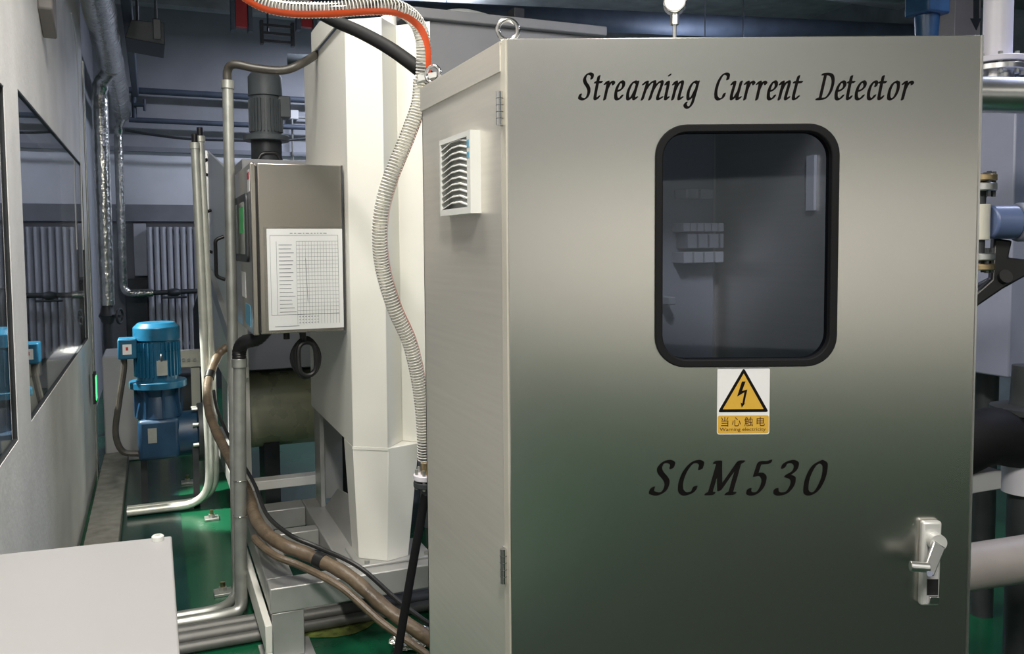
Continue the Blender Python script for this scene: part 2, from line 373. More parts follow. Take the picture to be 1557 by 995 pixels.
# components inside, seen faintly through the pane
def inner_box(px0, py0, px1, py1, mt, name, n=1, Yp=by1-.03):
    a, b = PY(Yp, px0, py1), PY(Yp, px1, py0)
    for i in range(n):
        x0 = a.x+(b.x-a.x)*i/n; x1 = a.x+(b.x-a.x)*(i+.86)/n
        x1 = min(x1, bx1-.035)
        if x1-x0 < .004: continue
        MB().box((x0, Yp-.05, a.z), (x1, Yp, b.z)).build(name, mt, cb, bevel=.002)
for r in ((1025, 290, 1070, 303, 'label_white', 'relay', 2), (1022, 340, 1115, 353, 'label_white', 'terminal_block', 9), (1028, 356, 1124, 378, 'panel_inner', 'circuit_breaker', 6), (1022, 382, 1115, 400, 'label_white', 'terminal_block', 6), (1000, 450, 1012, 462, 'label_white', 'relay', 1)):
    inner_box(*r)
p = PX(bx1-.006, 1235, 260); MB().box((bx1-.012, p.y-.012, PX(bx1-.006, 1240, 320).z), (bx1-.0045, p.y+.012, PX(bx1-.006, 1240, 236).z)).build('terminal_strip', 'label_white', cb)

# lettering: broad-nib italic strokes
A_ = {
 'S': [[(.68, 1.18), (.67, 1.36), (.46, 1.45), (.22, 1.38), (.12, 1.15), (.25, .92), (.5, .7), (.64, .45), (.58, .14), (.34, 0), (.1, .04), (.0, .1), (.01, .26)]],
 't': [[(.22, 1.30), (.20, 1.05), (.18, .2), (.26, .02), (.40, .05), (.5, .15)], [(.02, .97), (.50, .97)]],
 'r': [[(.0, .88), (.12, .98), (.2, .88), (.18, .0)], [(.19, .5), (.32, .84), (.48, .99), (.62, .92), (.62, .86)]],
 'e': [[(.1, .46), (.36, .53), (.54, .72), (.5, .93), (.32, 1.0), (.13, .8), (.05, .45), (.12, .1), (.30, 0), (.48, .08), (.58, .2)]],
 'a': [[(.58, .92), (.40, 1.0), (.18, .84), (.05, .45), (.10, .08), (.24, .01), (.42, .2), (.56, .55)], [(.62, .99), (.57, .5), (.54, .14), (.62, .01), (.76, .1)]],
 'm': [[(.0, .86), (.1, .98), (.18, .88), (.16, 0)], [(.17, .45), (.30, .82), (.46, 1), (.57, .88), (.54, 0)], [(.55, .45), (.68, .82), (.84, 1), (.95, .88), (.92, .15), (1.0, .01), (1.14, .1)]],
 'n': [[(.0, .86), (.1, .98), (.18, .88), (.16, 0)], [(.17, .45), (.30, .82), (.48, 1), (.60, .88), (.56, .15), (.64, .01), (.78, .1)]],
 'i': [[(.0, .86), (.1, .98), (.19, .88), (.16, .15), (.24, .01), (.38, .1)], [(.17, 1.36), (.20, 1.38)]],
 'g': [[(.58, .92), (.40, 1.0), (.18, .84), (.05, .45), (.10, .08), (.24, .01), (.42, .2), (.56, .55)], [(.64, .99), (.57, .3), (.50, -.22), (.32, -.46), (.10, -.44), (-.02, -.30), (.04, -.2)]],
 'C': [[(.80, 1.14), (.79, 1.36), (.58, 1.45), (.32, 1.35), (.12, 1.0), (.05, .55), (.13, .17), (.36, 0), (.60, .05), (.72, .15), (.75, .30)]],
 'u': [[(0, .86), (.1, .98), (.18, .88), (.14, .25), (.22, .01), (.40, .15), (.56, .5)], [(.60, .99), (.55, .15), (.63, .01), (.77, .1)]],
 'D': [[(.2, 1.42), (.2, .03)], [(.02, 1.42), (.38, 1.43), (.66, 1.32), (.82, .98), (.80, .45), (.60, .1), (.30, .02), (.0, .02)]],
 'c': [[(.50, .76), (.50, .94), (.33, 1.0), (.13, .8), (.05, .45), (.12, .1), (.30, 0), (.46, .08), (.56, .2)]],
 'o': [[(.36, 1.0), (.16, .86), (.05, .5), (.10, .1), (.28, 0), (.48, .13), (.60, .5), (.54, .9), (.36, 1.0)]],
 'M': [[(.0, .02), (.26, .02)], [(.13, .03), (.17, 1.4)], [(.02, 1.42), (.2, 1.42)], [(.2, 1.4), (.5, .2)], [(.5, .2), (1.0, 1.4)], [(1.0, 1.42), (1.16, 1.42)], [(1.03, 1.4), (1.0, .03)], [(.86, .02), (1.14, .02)]],
 '5': [[(.68, 1.46), (.64, 1.40), (.22, 1.40)], [(.22, 1.40), (.16, .84)], [(.16, .84), (.40, .88), (.60, .70), (.61, .35), (.45, .07), (.22, 0), (.04, .06), (.02, .2)]],
 '3': [[(.06, 1.2), (.10, 1.36), (.34, 1.45), (.57, 1.34), (.57, 1.04), (.30, .82)], [(.30, .82), (.58, .70), (.64, .4), (.50, .08), (.25, 0), (.05, .05), (.0, .2)]],
 '0': [[(.40, 1.45), (.16, 1.25), (.05, .72), (.12, .15), (.34, 0), (.56, .18), (.67, .72), (.60, 1.28), (.40, 1.45)]],
}
def hull(ps):
    ps = sorted(set((round(x, 6), round(y, 6)) for x, y in ps)); out = []
    for seq in (ps, ps[::-1]):
        h = []
        for p in seq:
            while len(h) > 1 and (h[-1][0]-h[-2][0])*(p[1]-h[-2][1])-(h[-1][1]-h[-2][1])*(p[0]-h[-2][0]) <= 0: h.pop()
            h.append(p)
        out += h[:-1]
    return out
def lettering(items, base_py, cap_px, nib, thin, ang, slant, name):
    B = MB(DM); ppm = abs(door(1100, base_py)[1]-door(1100, base_py-100)[1])/100; k = cap_px*ppm/1.45
    pen = [(nib*math.cos(t)*math.cos(ang)-thin*math.sin(t)*math.sin(ang), nib*math.cos(t)*math.sin(ang)+thin*math.sin(t)*math.cos(ang)) for t in [2*PI*i/12 for i in range(12)]]
    lay = 0
    for ch, x0, x1 in items:
        st = [[(p.x, p.y) for p in (spline([(x, y, 0) for x, y in s_], 5) if len(s_) > 2 else [V((*s_[0], 0)), V((*s_[1], 0))])] for s_ in A_[ch]]
        st = [[(x+slant*y, y) for x, y in s_] for s_ in st]
        xs = [x for s_ in st for x, y in s_]; a, b = min(xs)-nib*.8, max(xs)+nib*.8
        u0, u1 = door(x0, base_py)[0], door(x1, base_py)[0]; zb = door((x0+x1)/2, base_py)[1]; sx = (u1-u0)/(b-a)
        for s_ in st:
            for p, q in zip(s_[:-1], s_[1:]):
                h = hull([(c[0]+d[0]*k/sx, c[1]+d[1]) for c in (p, q) for d in pen]); lay += 1
                B.add([(u0+(x-a)*sx, -.0004-1e-7*lay, zb+y*k) for x, y in h], [tuple(range(len(h)))])
    return B.build(name, 'print_black', cb, smooth=False, label='black italic serif lettering')
def seq(word, sp): return [(c, 860+a/2.78, 860+b/2.78) for c, (a, b) in zip(word, sp)]
LET = seq('Streaming', [(55, 118), (120, 155), (160, 208), (207, 250), (257, 310), (317, 415), (418, 445), (447, 499), (500, 565)])
LET += seq('Current', [(630, 692), (695, 747), (752, 800), (803, 850), (852, 895), (897, 950), (957, 1002)])
LET += seq('Detector', [(1057, 1135), (1138, 1184), (1187, 1221), (1223, 1270), (1275, 1318), (1320, 1355), (1360, 1411), (1418, 1470)])
lettering(LET, 151, 39, .108, .045, math.radians(32), .26, 'lettering')
lettering([('S', 987, 1026), ('C', 1031, 1070), ('M', 1071, 1132), ('5', 1135, 1173), ('3', 1176, 1214), ('0', 1221, 1258)], 751.5, 49.5, .13, .05, math.radians(28), .24, 'lettering')

# warning sticker
sa, sb = door(1090, 661), door(1170.5, 559)
def sx(fx): return sa[0]+(sb[0]-sa[0])*fx
def sz(fy): return sb[1]+(sa[1]-sb[1])*fy
def flat(poly, v, name, mt, par):
    return MB(DM).add([(x, v, z) for x, z in poly], [tuple(range(len(poly)))]).build(name, mt, par, smooth=False)
stk = MB(DM).slab([(x, -.0002, z) for x, z in rrect(sa[0], sa[1], sb[0], sb[1], .004, 4)], (0, -.0006, 0)).build('warning_sticker', 'sticker_white', cb, smooth=False, label='white and yellow electric shock warning sticker')
flat(rrect(sx(.012), sz(.985), sx(.988), sz(.715), .003, 3), -.0011, 'caption_panel', 'sticker_yellow', stk)
def rtri(ax, ay, bx, by, cx, cy, r):
    P = [(sx(ax), sz(ay)), (sx(bx), sz(by)), (sx(cx), sz(cy))]; pts = [V((x, z, 0)) for x, z in P]; o = []
    for i in range(3):
        a, b, c = pts[i-1], pts[i], pts[(i+1) % 3]; p = b+(a-b).normalized()*r; q = b+(c-b).normalized()*r
        o += [(p*(1-t)**2+b*2*t*(1-t)+q*t*t)[:2] for t in (0, .25, .5, .75, 1)]
    return o
flat(rtri(.5, .0, .985, .665, .01, .665, .005), -.0011, 'triangle_border', 'print_black', stk)
flat(rtri(.5, .085, .885, .62, .105, .62, .001), -.0015, 'triangle_field', 'sticker_yellow', stk)
bolt = [(.465, .205), (.535, .205), (.47, .345), (.57, .325), (.515, .535), (.535, .525), (.465, .595), (.445, .515), (.475, .535), (.515, .365), (.375, .43)]
flat([(sx(x), sz(y)) for x, y in bolt], -.0019, 'lightning_bolt', 'print_black', stk)
def text(body, x, z, size, width, v, name, mt, par, M):
    c = bpy.data.curves.new(name, 'FONT'); c.body = body; c.size = size; c.resolution_u = 3
    o = bpy.data.objects.new(name, c); COL.objects.link(o); bpy.context.view_layer.update()
    me = bpy.data.meshes.new_from_object(o.evaluated_get(bpy.context.evaluated_depsgraph_get()))
    vs = [q.co.copy() for q in me.vertices]; fs = [tuple(q.vertices) for q in me.polygons]
    bpy.data.objects.remove(o); bpy.data.curves.remove(c); bpy.data.meshes.remove(me)
    if not vs: return None
    xa = min(q.x for q in vs); xb = max(q.x for q in vs); k = width/(xb-xa)
    return MB(M).add([(x+(q.x-xa)*k, v, z+q.y) for q in vs], fs).build(name, mt, par, smooth=False)
for ch, f0, f1 in (('当', .075, .215), ('心', .285, .45), ('触', .52, .685), ('电', .755, .91)):
    text(ch, sx(f0), sz(.865), (sz(0)-sz(1))*.155, sx(f1)-sx(f0), -.0015, 'character', 'ink_brown', stk, DM)
text('Warning electricity', sx(.05), sz(.945), (sz(0)-sz(1))*.072, sx(.93)-sx(.05), -.0015, 'caption', 'ink_brown', stk, DM)

# swing handle, unlocked
def hd(px, py): return door(px, py)
hp = MB(DM)
a = hd(1394, 917); b = hd(1427, 790)
hp.slab([(a[0], 0, a[1]), (b[0]-.002, 0, a[1]), (b[0], 0, b[1]), (a[0]+.001, 0, b[1])], (0, -.014, 0))
hn = hp.build('handle', 'zamak', cb, bevel=.004, label='satin metal swing handle, unlatched')
q0, q1 = hd(1402, 912), hd(1421, 822)
MB(DM).box((q0[0], -.0145, q0[1]), (q1[0], -.0142, q1[1])).build('recess', 'machine_grey', hn, smooth=False)
q0, q1 = hd(1403, 900), hd(1420, 876)
MB(DM).box((q0[0], -.0155, q0[1]), (q1[0], -.0144, q1[1])).build('latch_slot', 'black', hn, smooth=False)
q0, q1 = hd(1405, 912), hd(1420, 901)
MB(DM).box((q0[0], -.020, q0[1]), (q1[0], -.0144, q1[1])).build('lock_tab', 'chrome', hn, bevel=.001)
c0 = hd(1415, 818)
MB(DM).cyl((c0[0], -.012, c0[1]), (c0[0], -.028, c0[1]), .0145, 20).build('pivot', 'zamak', hn)
e0 = hd(1390, 855)
lv = MB(DM); dx, dz = e0[0]-c0[0], e0[1]-c0[1]
pa = V((c0[0], -.026, c0[1])); pb = V((e0[0], -.045, e0[1])); sd_ = V((-dz, 0, dx)).normalized()*.0115
lv.slab([pa+sd_, pa-sd_, pb-sd_*.9, pb+sd_*.9], (0, -.007, 0))
lv.build('lever', 'satin', hn, bevel=.002)
k0, k1 = hd(1365, 846), hd(1388, 847)
MB(DM).cyl((k0[0], -.046, k0[1]), (k1[0]+.004, -.050, k1[1]), .0085, 18).build('grip', 'satin', hn, bevel=.001)
MB(DM).cyl((e0[0]-.001, -.0555, e0[1]+.002), (e0[0]-.001, -.0575, e0[1]+.002), .005, 14).build('lock_cylinder', 'tank_blue', hn)
# hinges on the side
for py0, py1 in ((140, 191), (829, 880)):
    za, zb_ = PX(bx0, 765, py1).z, PX(bx0, 765, py0).z; hy = by0-.006
    hg = MB().cyl((bx0-.007, hy, za), (bx0-.007, hy, zb_), .0062, 14).build('hinge', 'chrome', cb, label='polished hinge barrel')
    MB().box((bx0-.003, hy, za), (bx0, hy+.014, zb_)).build('leaf', 'satin', hg)
    for k in range(1, 5): MB().torus((bx0-.007, hy, za+(zb_-za)*k/5), (0, 0, 1), .0060, .0006, 14, 6).build('knuckle_joint', 'dark_steel', hg)
# lifting eyes
for (ex, ey, ax) in ((bx0+.024, by0+.030, (-.25, -.95, 0)), (bx0+.02, by1-.02, (-.75, -.65, 0))):
    c = V((ex, ey, ZT+.028)); et = MB().torus(c, ax, .0175, .0042, 32, 12).build('lifting_eye', 'chrome', cb, label='chromed lifting eye on the roof')
    MB().cyl((ex, ey, ZT), (ex, ey, ZT+.010), .010, 18).build('collar', 'chrome', et)
# ventilation grille on the side
va, vb = PX(bx0, 681, 327), PX(bx0, 731, 199)
vy0, vy1 = PX(bx0, 731, 262).y, PX(bx0, 683, 268).y; vz0, vz1 = PX(bx0, 705, 327).z, PX(bx0, 705, 207).z
dp = .020; vx = bx0-dp
vg = MB(); fw_ = .012
vg.box((vx, vy0, vz0), (bx0, vy0+fw_*1.5, vz1)); vg.box((vx, vy1-fw_*.7, vz0), (bx0, vy1, vz1)); ya_, yb_ = vy0+fw_*1.5, vy1-fw_*.7; vg.box((vx, ya_, vz0), (bx0, yb_, vz0+fw_)); vg.box((vx, ya_, vz1-fw_*.8), (bx0, yb_, vz1))
vent = vg.build('ventilation_grille', 'plastic_grey', cb, bevel=0, label='pale grey plastic ventilation grille')
MB().box((bx0-.004, vy0+.01, vz0+.01), (bx0-.001, vy1-.006, vz1-.006)).build('filter_mat', 'plastic_mid_grey', vent)
nl = 11
for i in range(nl):
    zz = vz0+fw_+(vz1-vz0-fw_*1.8)*(i+.35)/nl; hh = .011
    ya, yb = vy0+fw_*1.5, vy1-fw_*.7; ym1, ym2 = ya+(yb-ya)*.3, ya+(yb-ya)*.62
    pts = [(ya, zz), (ym1, zz+hh*.7), (ym2, zz+hh*.7), (yb, zz-hh*.2)]
    L = MB()
    vs = [(vx+.001, y, z) for y, z in pts]+[(bx0-.005, y, z+.008) for y, z in pts]+[(vx+.001, y, z-.0022) for y, z in pts]+[(bx0-.005, y, z+.0058) for y, z in pts]
    fs = []
    for k in range(3): fs += [(k, k+1, 4+k+1, 4+k), (8+k, 12+k, 12+k+1, 8+k+1), (k, 8+k, 8+k+1, k+1), (4+k, 4+k+1, 12+k+1, 12+k)]
    L.add(vs, fs+[(0, 4, 12, 8), (3, 11, 15, 7)]).build('louver', 'plastic_grey', vent, smooth=False)
for za_, zb2 in ((.80, .89), (.67, .745)):
    MB().box((vx-.0005, vy0+.006, vz0+(vz1-vz0)*za_), (vx, vy0+.017, vz0+(vz1-vz0)*zb2)).build('grille_label', 'label_blue', vent, smooth=False)
# white clamp at the rear top corner
MB().slab([PD(1.93, 636, 113), PD(1.93, 664, 109), PD(1.93, 664, 117), PD(1.93, 636, 124)], (0, .02, -.003)).build('hose_clip', 'plastic_grey', None, bevel=.001, label='pale clip tying the ribbed hose to the cabinet corner', cat='clip')

# pressure gauge behind the cabinet top
gp = PD(2.35, 1026, 4)
gg = thing('pressure_gauge', (gp.x, gp.y, ZT-.05), 'small round steel pressure gauge on a thin stem above the cabinet', 'gauge')
gd = (CAM-gp).normalized(); gd.z = 0
MB().cyl(gp-gd*.02, gp+gd*.02, .032, 28).build('dial_case', 'chrome', gg, bevel=.003)
MB().cyl(gp+gd*.0205, gp+gd*.0215, .027, 28).build('dial_face', 'paper', gg)
MB().cyl((gp.x, gp.y, gp.z-.03), (gp.x, gp.y, gp.z-.06), .012, 6).build('fitting', 'satin', gg)
MB().cyl((gp.x, gp.y, gp.z-.06), (gp.x, gp.y, .05), .006, 10).build('stem', 'satin', gg)
MB().cyl((gp.x, gp.y, .05), (gp.x, gp.y, 0), .05, 16).build('foot', 'dark_steel', gg)

# ------------------------------------------------------------------ white cupboard in the foreground
bc = PZ(.90, 261, 815); bl = PZ(.90, 0, 842)
wbx = thing('low_cupboard', ((bc.x-.31)/2, bc.y-.5, 0), 'white low cupboard with a smooth flat top beside the glazed wall', 'cupboard')
MB().slab([(XW+.012, bl.y, .04), (bc.x-.004, bc.y-.004, .04), (bc.x-.004, .62, .04), (XW+.012, .62, .04)], (0, 0, .838)).build('carcass', 'box_white', wbx, bevel=.003)
MB().slab([(XW+.006, bl.y+.004, .878), (bc.x, bc.y, .878), (bc.x, .6, .878), (XW+.006, .6, .878)], (0, 0, .022)).build('top', 'box_white', wbx, bevel=.003)
MB().box((XW+.03, .68, 0), (bc.x-.03, bc.y-.05, .04)).build('plinth', 'dark_steel', wbx)
pk = PZ(.90, 240, 822)
MB().lathe((pk.x, pk.y, .90), (0, 0, 1), [(0, .011), (.008, .011), (.010, .009), (.010, .005), (.004, .0045)], 18).build('cap', 'plastic_grey', wbx)

# ------------------------------------------------------------------ machine: base frame
FZ = .265; fh = .09
fx0, fy0 = .341, 2.992
bf = thing('machine_base_frame', (1.0, 4.3, 0), 'grey welded steel base frame of rails on short legs under the white machine', 'frame')
def rail(x0, y0, x1, y1, z1=FZ, h=fh, mt='frame_grey', nm='rail'): return MB().box((x0, y0, z1-h), (x1, y1, z1)).build(nm, mt, bf, bevel=.005)
rail(fx0, fy0, 1.7, fy0+.10)
rail(fx0, fy0+.101, fx0+.095, 5.9)
rail(.612, fy0+.101, .70, 4.02)
rail(fx0+.096, 3.90, .611, 4.02)
rail(fx0+.096, 3.56, .611, 3.63)
rail(1.55, fy0+.101, 1.65, 5.9)
for (lx, ly) in ((fx0, fy0), (1.55, fy0), (fx0, 5.75), (1.55, 5.75)):
    lg = MB().box((lx+.004, ly+.004, .012), (lx+.115, ly+.11, FZ-fh)).build('leg', 'frame_grey', bf, bevel=.004)
    MB().box((lx-.03, ly-.02, 0), (lx+.15, ly+.14, .012)).build('foot_plate', 'frame_grey', lg)
MB().box((.66, 3.05, FZ), (.95, 3.27, FZ+.010)).build('foot_plate', 'frame_grey', bf, bevel=.003)
for bxx, byy in ((.70, 3.07), (.93, 3.07)): MB().cyl((bxx, byy, FZ+.010), (bxx, byy, FZ+.022), .010, 6).build('bolt', 'zinc', bf)
# pale floor channel left of the front leg
fc = MB().box((.316, 2.93, .068), (.339, 3.85, .165)); fc.box((.316, 2.93, 0), (.339, 2.965, .068)); fc.box((.316, 3.74, 0), (.339, 3.80, .068))
fc.build('floor_channel', 'machine_white', None, bevel=.003, label='pale steel channel on short feet bridging the floor pipes beside the frame leg', cat='channel')

# ------------------------------------------------------------------ machine: white hopper
hx = thing('hopper_housing', (.82, 3.5, FZ), 'tall pale folded-sheet machine housing with tapered legs on the grey base frame', 'machine')
PLAN = [(.67, 4.04), (.67, 3.14), (.785, 3.06), (.865, 3.155), (.965, 3.05), (.965, 4.04)]
ZH = 2.27
MB().prism(PLAN, .70, ZH).build('housing', 'machine_white', hx, bevel=.003)
MB().prism([(.683, 3.136), (.776, 3.060), (.862, 3.085), (.862, 3.25), (.683, 3.25)], FZ+.010, .70, [(.67, 3.14), (.785, 3.06), (.915, 3.10), (.915, 3.3), (.67, 3.3)]).build('leg', 'machine_white', hx, bevel=.002)
MB().slab([(.668, 3.139, .69), (.786, 3.057, .69), (.786, 3.057, .702), (.668, 3.139, .702)], (0, .003, 0)).build('weld_seam', 'machine_white', hx, bevel=.001)
rl = MB()
for a, b in (((.675, 3.86), (.695, 4.00)), ((.695, 3.98), (.80, 4.00))): rl.box((a[0], a[1], FZ), (b[0], b[1], .70))
rl.build('leg', 'frame_grey', hx, bevel=.002)
MB().slab([(.69, 3.30, FZ), (.69, 3.85, FZ), (.69, 3.85, FZ+.004), (.69, 3.55, .43), (.69, 3.30, .47)], (.004, 0, 0)).build('gusset', 'frame_grey', hx)
# top edge flanges
MB().slab([(.655, 3.75, ZH), (.655, 3.16, ZH), (.655, 3.16, ZH+.004), (.655, 3.55, ZH+.09), (.655, 3.75, ZH+.09)], (.006, 0, 0)).build('top_flange', 'machine_white', hx)
MB().box((.72, 3.3, ZH), (.93, 3.9, ZH+.03)).build('top_cover', 'machine_grey', hx, bevel=.003)
MB().cyl((.86, 3.24, ZH), (.86, 3.24, ZH+.05), .03, 20).build('vent_cap', 'machine_white', hx)
MB().cyl((.668, 4.0, 1.72), (.664, 4.0, 1.72), .008, 10).build('screw', 'dark_steel', hx)

# big grey tank with a lid behind the cabinet
tk = thing('covered_tank', (1.75, 4.6, 0), 'large flat-sided grey tank with an overhanging lid behind the cabinet', 'tank')
tl, tr_ = PY(4.1, 640, 14), PY(4.1, 918, 40)
MB().box((tl.x-.05, 4.1, .3), (tr_.x-.03, 5.4, tl.z-.05)).build('tank_wall', 'tank_grey', tk, bevel=.004)
MB().box((tl.x-.10, 4.06, tl.z-.05), (tr_.x, 5.44, tl.z)).build('lid', 'tank_grey', tk, bevel=.006)
for lx in (tl.x, tr_.x-.15):
    for ly in (4.15, 5.25): MB().box((lx, ly, 0), (lx+.1, ly+.1, .3)).build('leg', 'frame_grey', tk)
a = PY(4.3, 690, 0); hs = spline([(a.x-.1, 4.3, tl.z+.027), (a.x+.05, 4.3, tl.z+.06), (a.x+.25, 4.35, tl.z+.05), (a.x+.42, 4.4, tl.z+.024)], 8)
MB().tube(hs, .022, 12).build('lid_hose', 'plastic_grey', None, label='short pale hose lying across the grey tank lid', cat='hose')
MB().box((a.x+.30, 4.20, tl.z), (a.x+.36, 4.29, tl.z+.09)).build('lid_bracket', 'dark_steel', None, bevel=.004, label='small dark bracket clamped on the grey tank lid', cat='bracket')

# ------------------------------------------------------------------ small stainless control box with checklist
cx0, cx1, cyf, cyb = .358, .664, 3.2, 3.86
cz0, cz1 = PY(cyf, 460, 506).z, PY(cyf, 460, 250).z
ct = thing('control_box', ((cx0+cx1)/2, (cyf+cyb)/2, cz0), 'small brushed steel control box with a screen in its side, mounted on the white housing', 'control box')
MB().box((cx0, cyf, cz0), (cx1, cyb, cz1)).build('body', 'steel_box', ct, bevel=.003)
cd = MB().box((cx0-.026, cyf+.006, cz0-.004), (cx0-.006, cyb, cz1+.002)).build('door', 'steel_box', ct, bevel=.004)
MB().box((cx0-.007, cyf+.012, cz0+.01), (cx0, cyb-.01, cz1-.01)).build('door_seal', 'black', ct)
MB().box((cx1-.006, cyf-.003, cz0), (cx1, cyf, cz1)).build('edge_strip', 'dark_steel', ct)
MB().slab([(cx0-.026, y, z) for y, z in rrect(cyf+.10, cz0+.26, cyb-.08, cz1-.10, .03, 5)], (-.008, 0, 0)).build('screen_bezel', 'dark_steel', cd, bevel=.002)
MB().slab([(cx0-.034, y, z) for y, z in rrect(cyf+.14, cz0+.29, cyb-.12, cz1-.13, .02, 5)], (-.001, 0, 0)).build('screen', 'screen_glass', cd)
MB().box((cx0-.0362, cyf+.18, cz0+.37), (cx0-.035, cyf+.34, cz0+.47)).build('lit_readout', 'screen_green', cd)
MB().box((cx0-.027, cyf+.02, cz1-.10), (cx0-.026, cyf+.09, cz1-.02)).build('label_plate', 'label_white', cd, smooth=False)
MB().box((cx0-.0275, cyf+.02, cz1-.055), (cx0-.027, cyf+.09, cz1-.03)).build('label_stripe', 'red', cd, smooth=False)
MB().box((cx0-.027, cyf+.25, cz0+.12), (cx0-.026, cyf+.40, cz0+.22)).build('name_plate', 'label_white', cd, smooth=False)
MB().box((cx0-.027, cyf+.10, cz0+.02), (cx0-.026, cyf+.28, cz0+.10)).build('label_plate', 'label_blue', cd, smooth=False)
for gx in (cx0+.10, cx0+.16): MB().cyl((gx, cyf+.08, cz0), (gx, cyf+.08, cz0-.03), .012, 12).build('cable_gland', 'black', ct)
pe0, pe1 = PY(cyf-.004, 409, 503), PY(cyf-.004, 520, 348)
sh = thing('inspection_sheet', ((pe0.x+pe1.x)/2, cyf-.004, pe0.z), 'printed checklist sheet in a clear sleeve stuck on the small control box', 'paper')
MB().box((pe0.x, cyf-.004, pe0.z), (pe1.x, cyf-.003, pe1.z)).build('sheet', 'paper', sh, smooth=False)
MB().add([(pe0.x-.012, cyf-.007, pe0.z-.01), (pe1.x+.004, cyf-.007, pe0.z-.01), (pe1.x+.004, cyf-.007, pe1.z+.008), (pe0.x-.012, cyf-.007, pe1.z+.008)], [(0, 1, 2, 3)]).build('plastic_sleeve', 'sleeve', sh, smooth=False)
g = MB(); yv = cyf-.0045
def gl(fx0_, fz0_, fx1_, fz1_, t=.0006):
    xa = pe0.x+(pe1.x-pe0.x)*fx0_; xb = pe0.x+(pe1.x-pe0.x)*fx1_; za = pe1.z+(pe0.z-pe1.z)*fz0_; zb = pe1.z+(pe0.z-pe1.z)*fz1_
    if abs(xb-xa) > abs(zb-za): g.add([(xa, yv, za-t), (xb, yv, zb-t), (xb, yv, zb+t), (xa, yv, za+t)], [(0, 1, 2, 3)])
    else: g.add([(xa-t, yv, za), (xb-t, yv, zb), (xb+t, yv, zb), (xa+t, yv, za)], [(0, 1, 2, 3)])
gl(.04, .065, .94, .065); gl(.04, .85, .94, .85); gl(.04, .065, .04, .85); gl(.94, .065, .94, .95)
for i in range(20): gl(.38, .125+.0383*i, .94, .125+.0383*i, .0005)
for i in range(15): gl(.38+.04*i, .125, .38+.04*i, .95, .0004)
gl(.50, .29, .52, .73, .0009); gl(.12, .125, .12, .85)
for i in range(18):
    gl(.15, .16+.039*i, .15+random.uniform(.15, .22), .16+.039*i, .0011)
for i in range(3):
    for k in range(7): gl(.40+.04*k, .875+.03*i, .42+.04*k, .875+.03*i, .001)
x = .30
while x < .75:
    l = random.uniform(.015, .05); gl(x, .045, x+l, .045, .0014); x += l+.02
gl(.08, .965, .40, .965, .001)
g.build('printed_table', 'ink_grey', sh, smooth=False)
# coil of black cable under the box
ck = MB(); c0 = PY(3.3, 466, 545)
for k in range(4):
    pts = []
    for i in range(33):
        a = 2*PI*i/32; rx = .036+.004*k; rz = .062+.005*k
        pts.append((c0.x+rx*math.sin(a)+.004*math.sin(3*a+k), 3.28+.012*k+.008*math.cos(a+k), c0.z+rz*math.cos(a)))
    ck.tube(pts, .0085, 8)
ck.tube(spline([(c0.x+.0, 3.29, c0.z+.06), (c0.x-.02, 3.28, c0.z+.10), (cx0+.16, 3.28, cz0-.028)], 6), .0085, 8)
ck.build('cable_coil', 'black', None, label='coil of black cable hanging under the control box', cat='cable')

# ------------------------------------------------------------------ conduits and hoses on the left of the machine
def pole(xt, yt, xb, yb, Y, r, name, label, mt='zinc', tail=None, cap=True, grp=None):
    t, b = PY(Y, xt, yt), PY(Y, xb, yb)
    pts = [t, b]+(tail or [])
    pts = fillet(pts, .16, 8) if tail else pts
    e = thing(name, (b.x, b.y, min(p[2] for p in map(V, pts))), label, 'pipe', grp)
    MB().tube(pts, r, 16).build('tube', mt, e)
    d = (V(pts[1])-V(pts[0])).normalized()
    if cap: MB().cyl(t-d*.004, t+d*.03, r*1.22, 16).build('coupling', mt, e, bevel=.002)
    return e, t
f1 = PZ(.03, 352, 925); f2 = PZ(.03, 364, 945)
e1, t1 = pole(346, 124, 360, 850, 3.66, .021, 'conduit', 'tall galvanised conduit with a flexible hose at its top, rising beside the control box', tail=[(PY(3.66, 360, 850).x, 3.62, .026), (.22, 3.47, .026), (-.16, 3.47, .026)])
e2, t2 = pole(364, 547, 366, 890, 3.44, .024, 'conduit', 'short thick galvanised conduit with a black elbow under the control box', tail=[(PY(3.44, 366, 890).x, 3.42, .029), (.20, 3.40, .029), (-.16, 3.40, .029)])
for py in (730, 784):
    q = PY(3.44, 365, py); MB().torus(q, (0, 0, 1), .0262, .002, 20, 6).build('wire_tie', 'chrome', e2)
MB().tube(spline([t1-V((0, 0, .01)), PY(3.66, 346, 108), PY(3.64, 356, 98), PY(3.62, 390, 104), PY(3.6, 430, 107), PY(3.6, 458, 97), PY(3.7, 482, 82)], 8), .017, 12).build('flexible_hose', 'dark_hose', None, label='dark flexible hose from the tall conduit to the white housing', cat='hose')
MB().tube(spline([t2-V((0, 0, .01)), PY(3.44, 364, 533), (.318, 3.41, cz0-.048), (.360, 3.375, cz0-.034), (.395, 3.35, cz0+.004)], 8), .027, 14, rf=lambda j: .0255+.0018*(j % 2)).build('flexible_elbow', 'black', None, label='black ribbed elbow hose from the short conduit to the control box', cat='hose')
for k, (xt, yt, xb, yb, Y, tl_) in enumerate(((296, 218, 316, 640, 4.96, None), (304, 208, 325, 640, 5.012, None))):
    xk = PY(Y, xb, yb).x; tail = [(xk, Y, .03), (-.165, Y, .03)]
    ee, tt = pole(xt, yt, xb, yb, Y, .022, 'conduit', 'pale galvanised conduit, %s of the pair by the blue motor' % ('the taller, thicker one' if k else 'the shorter, slimmer one'), 'pale_zinc' , tail=[V(p) for p in tail])
    MB().cyl(tt, tt+V((0, 0, .05)), .016, 12).build('cable_end', 'black', ee)
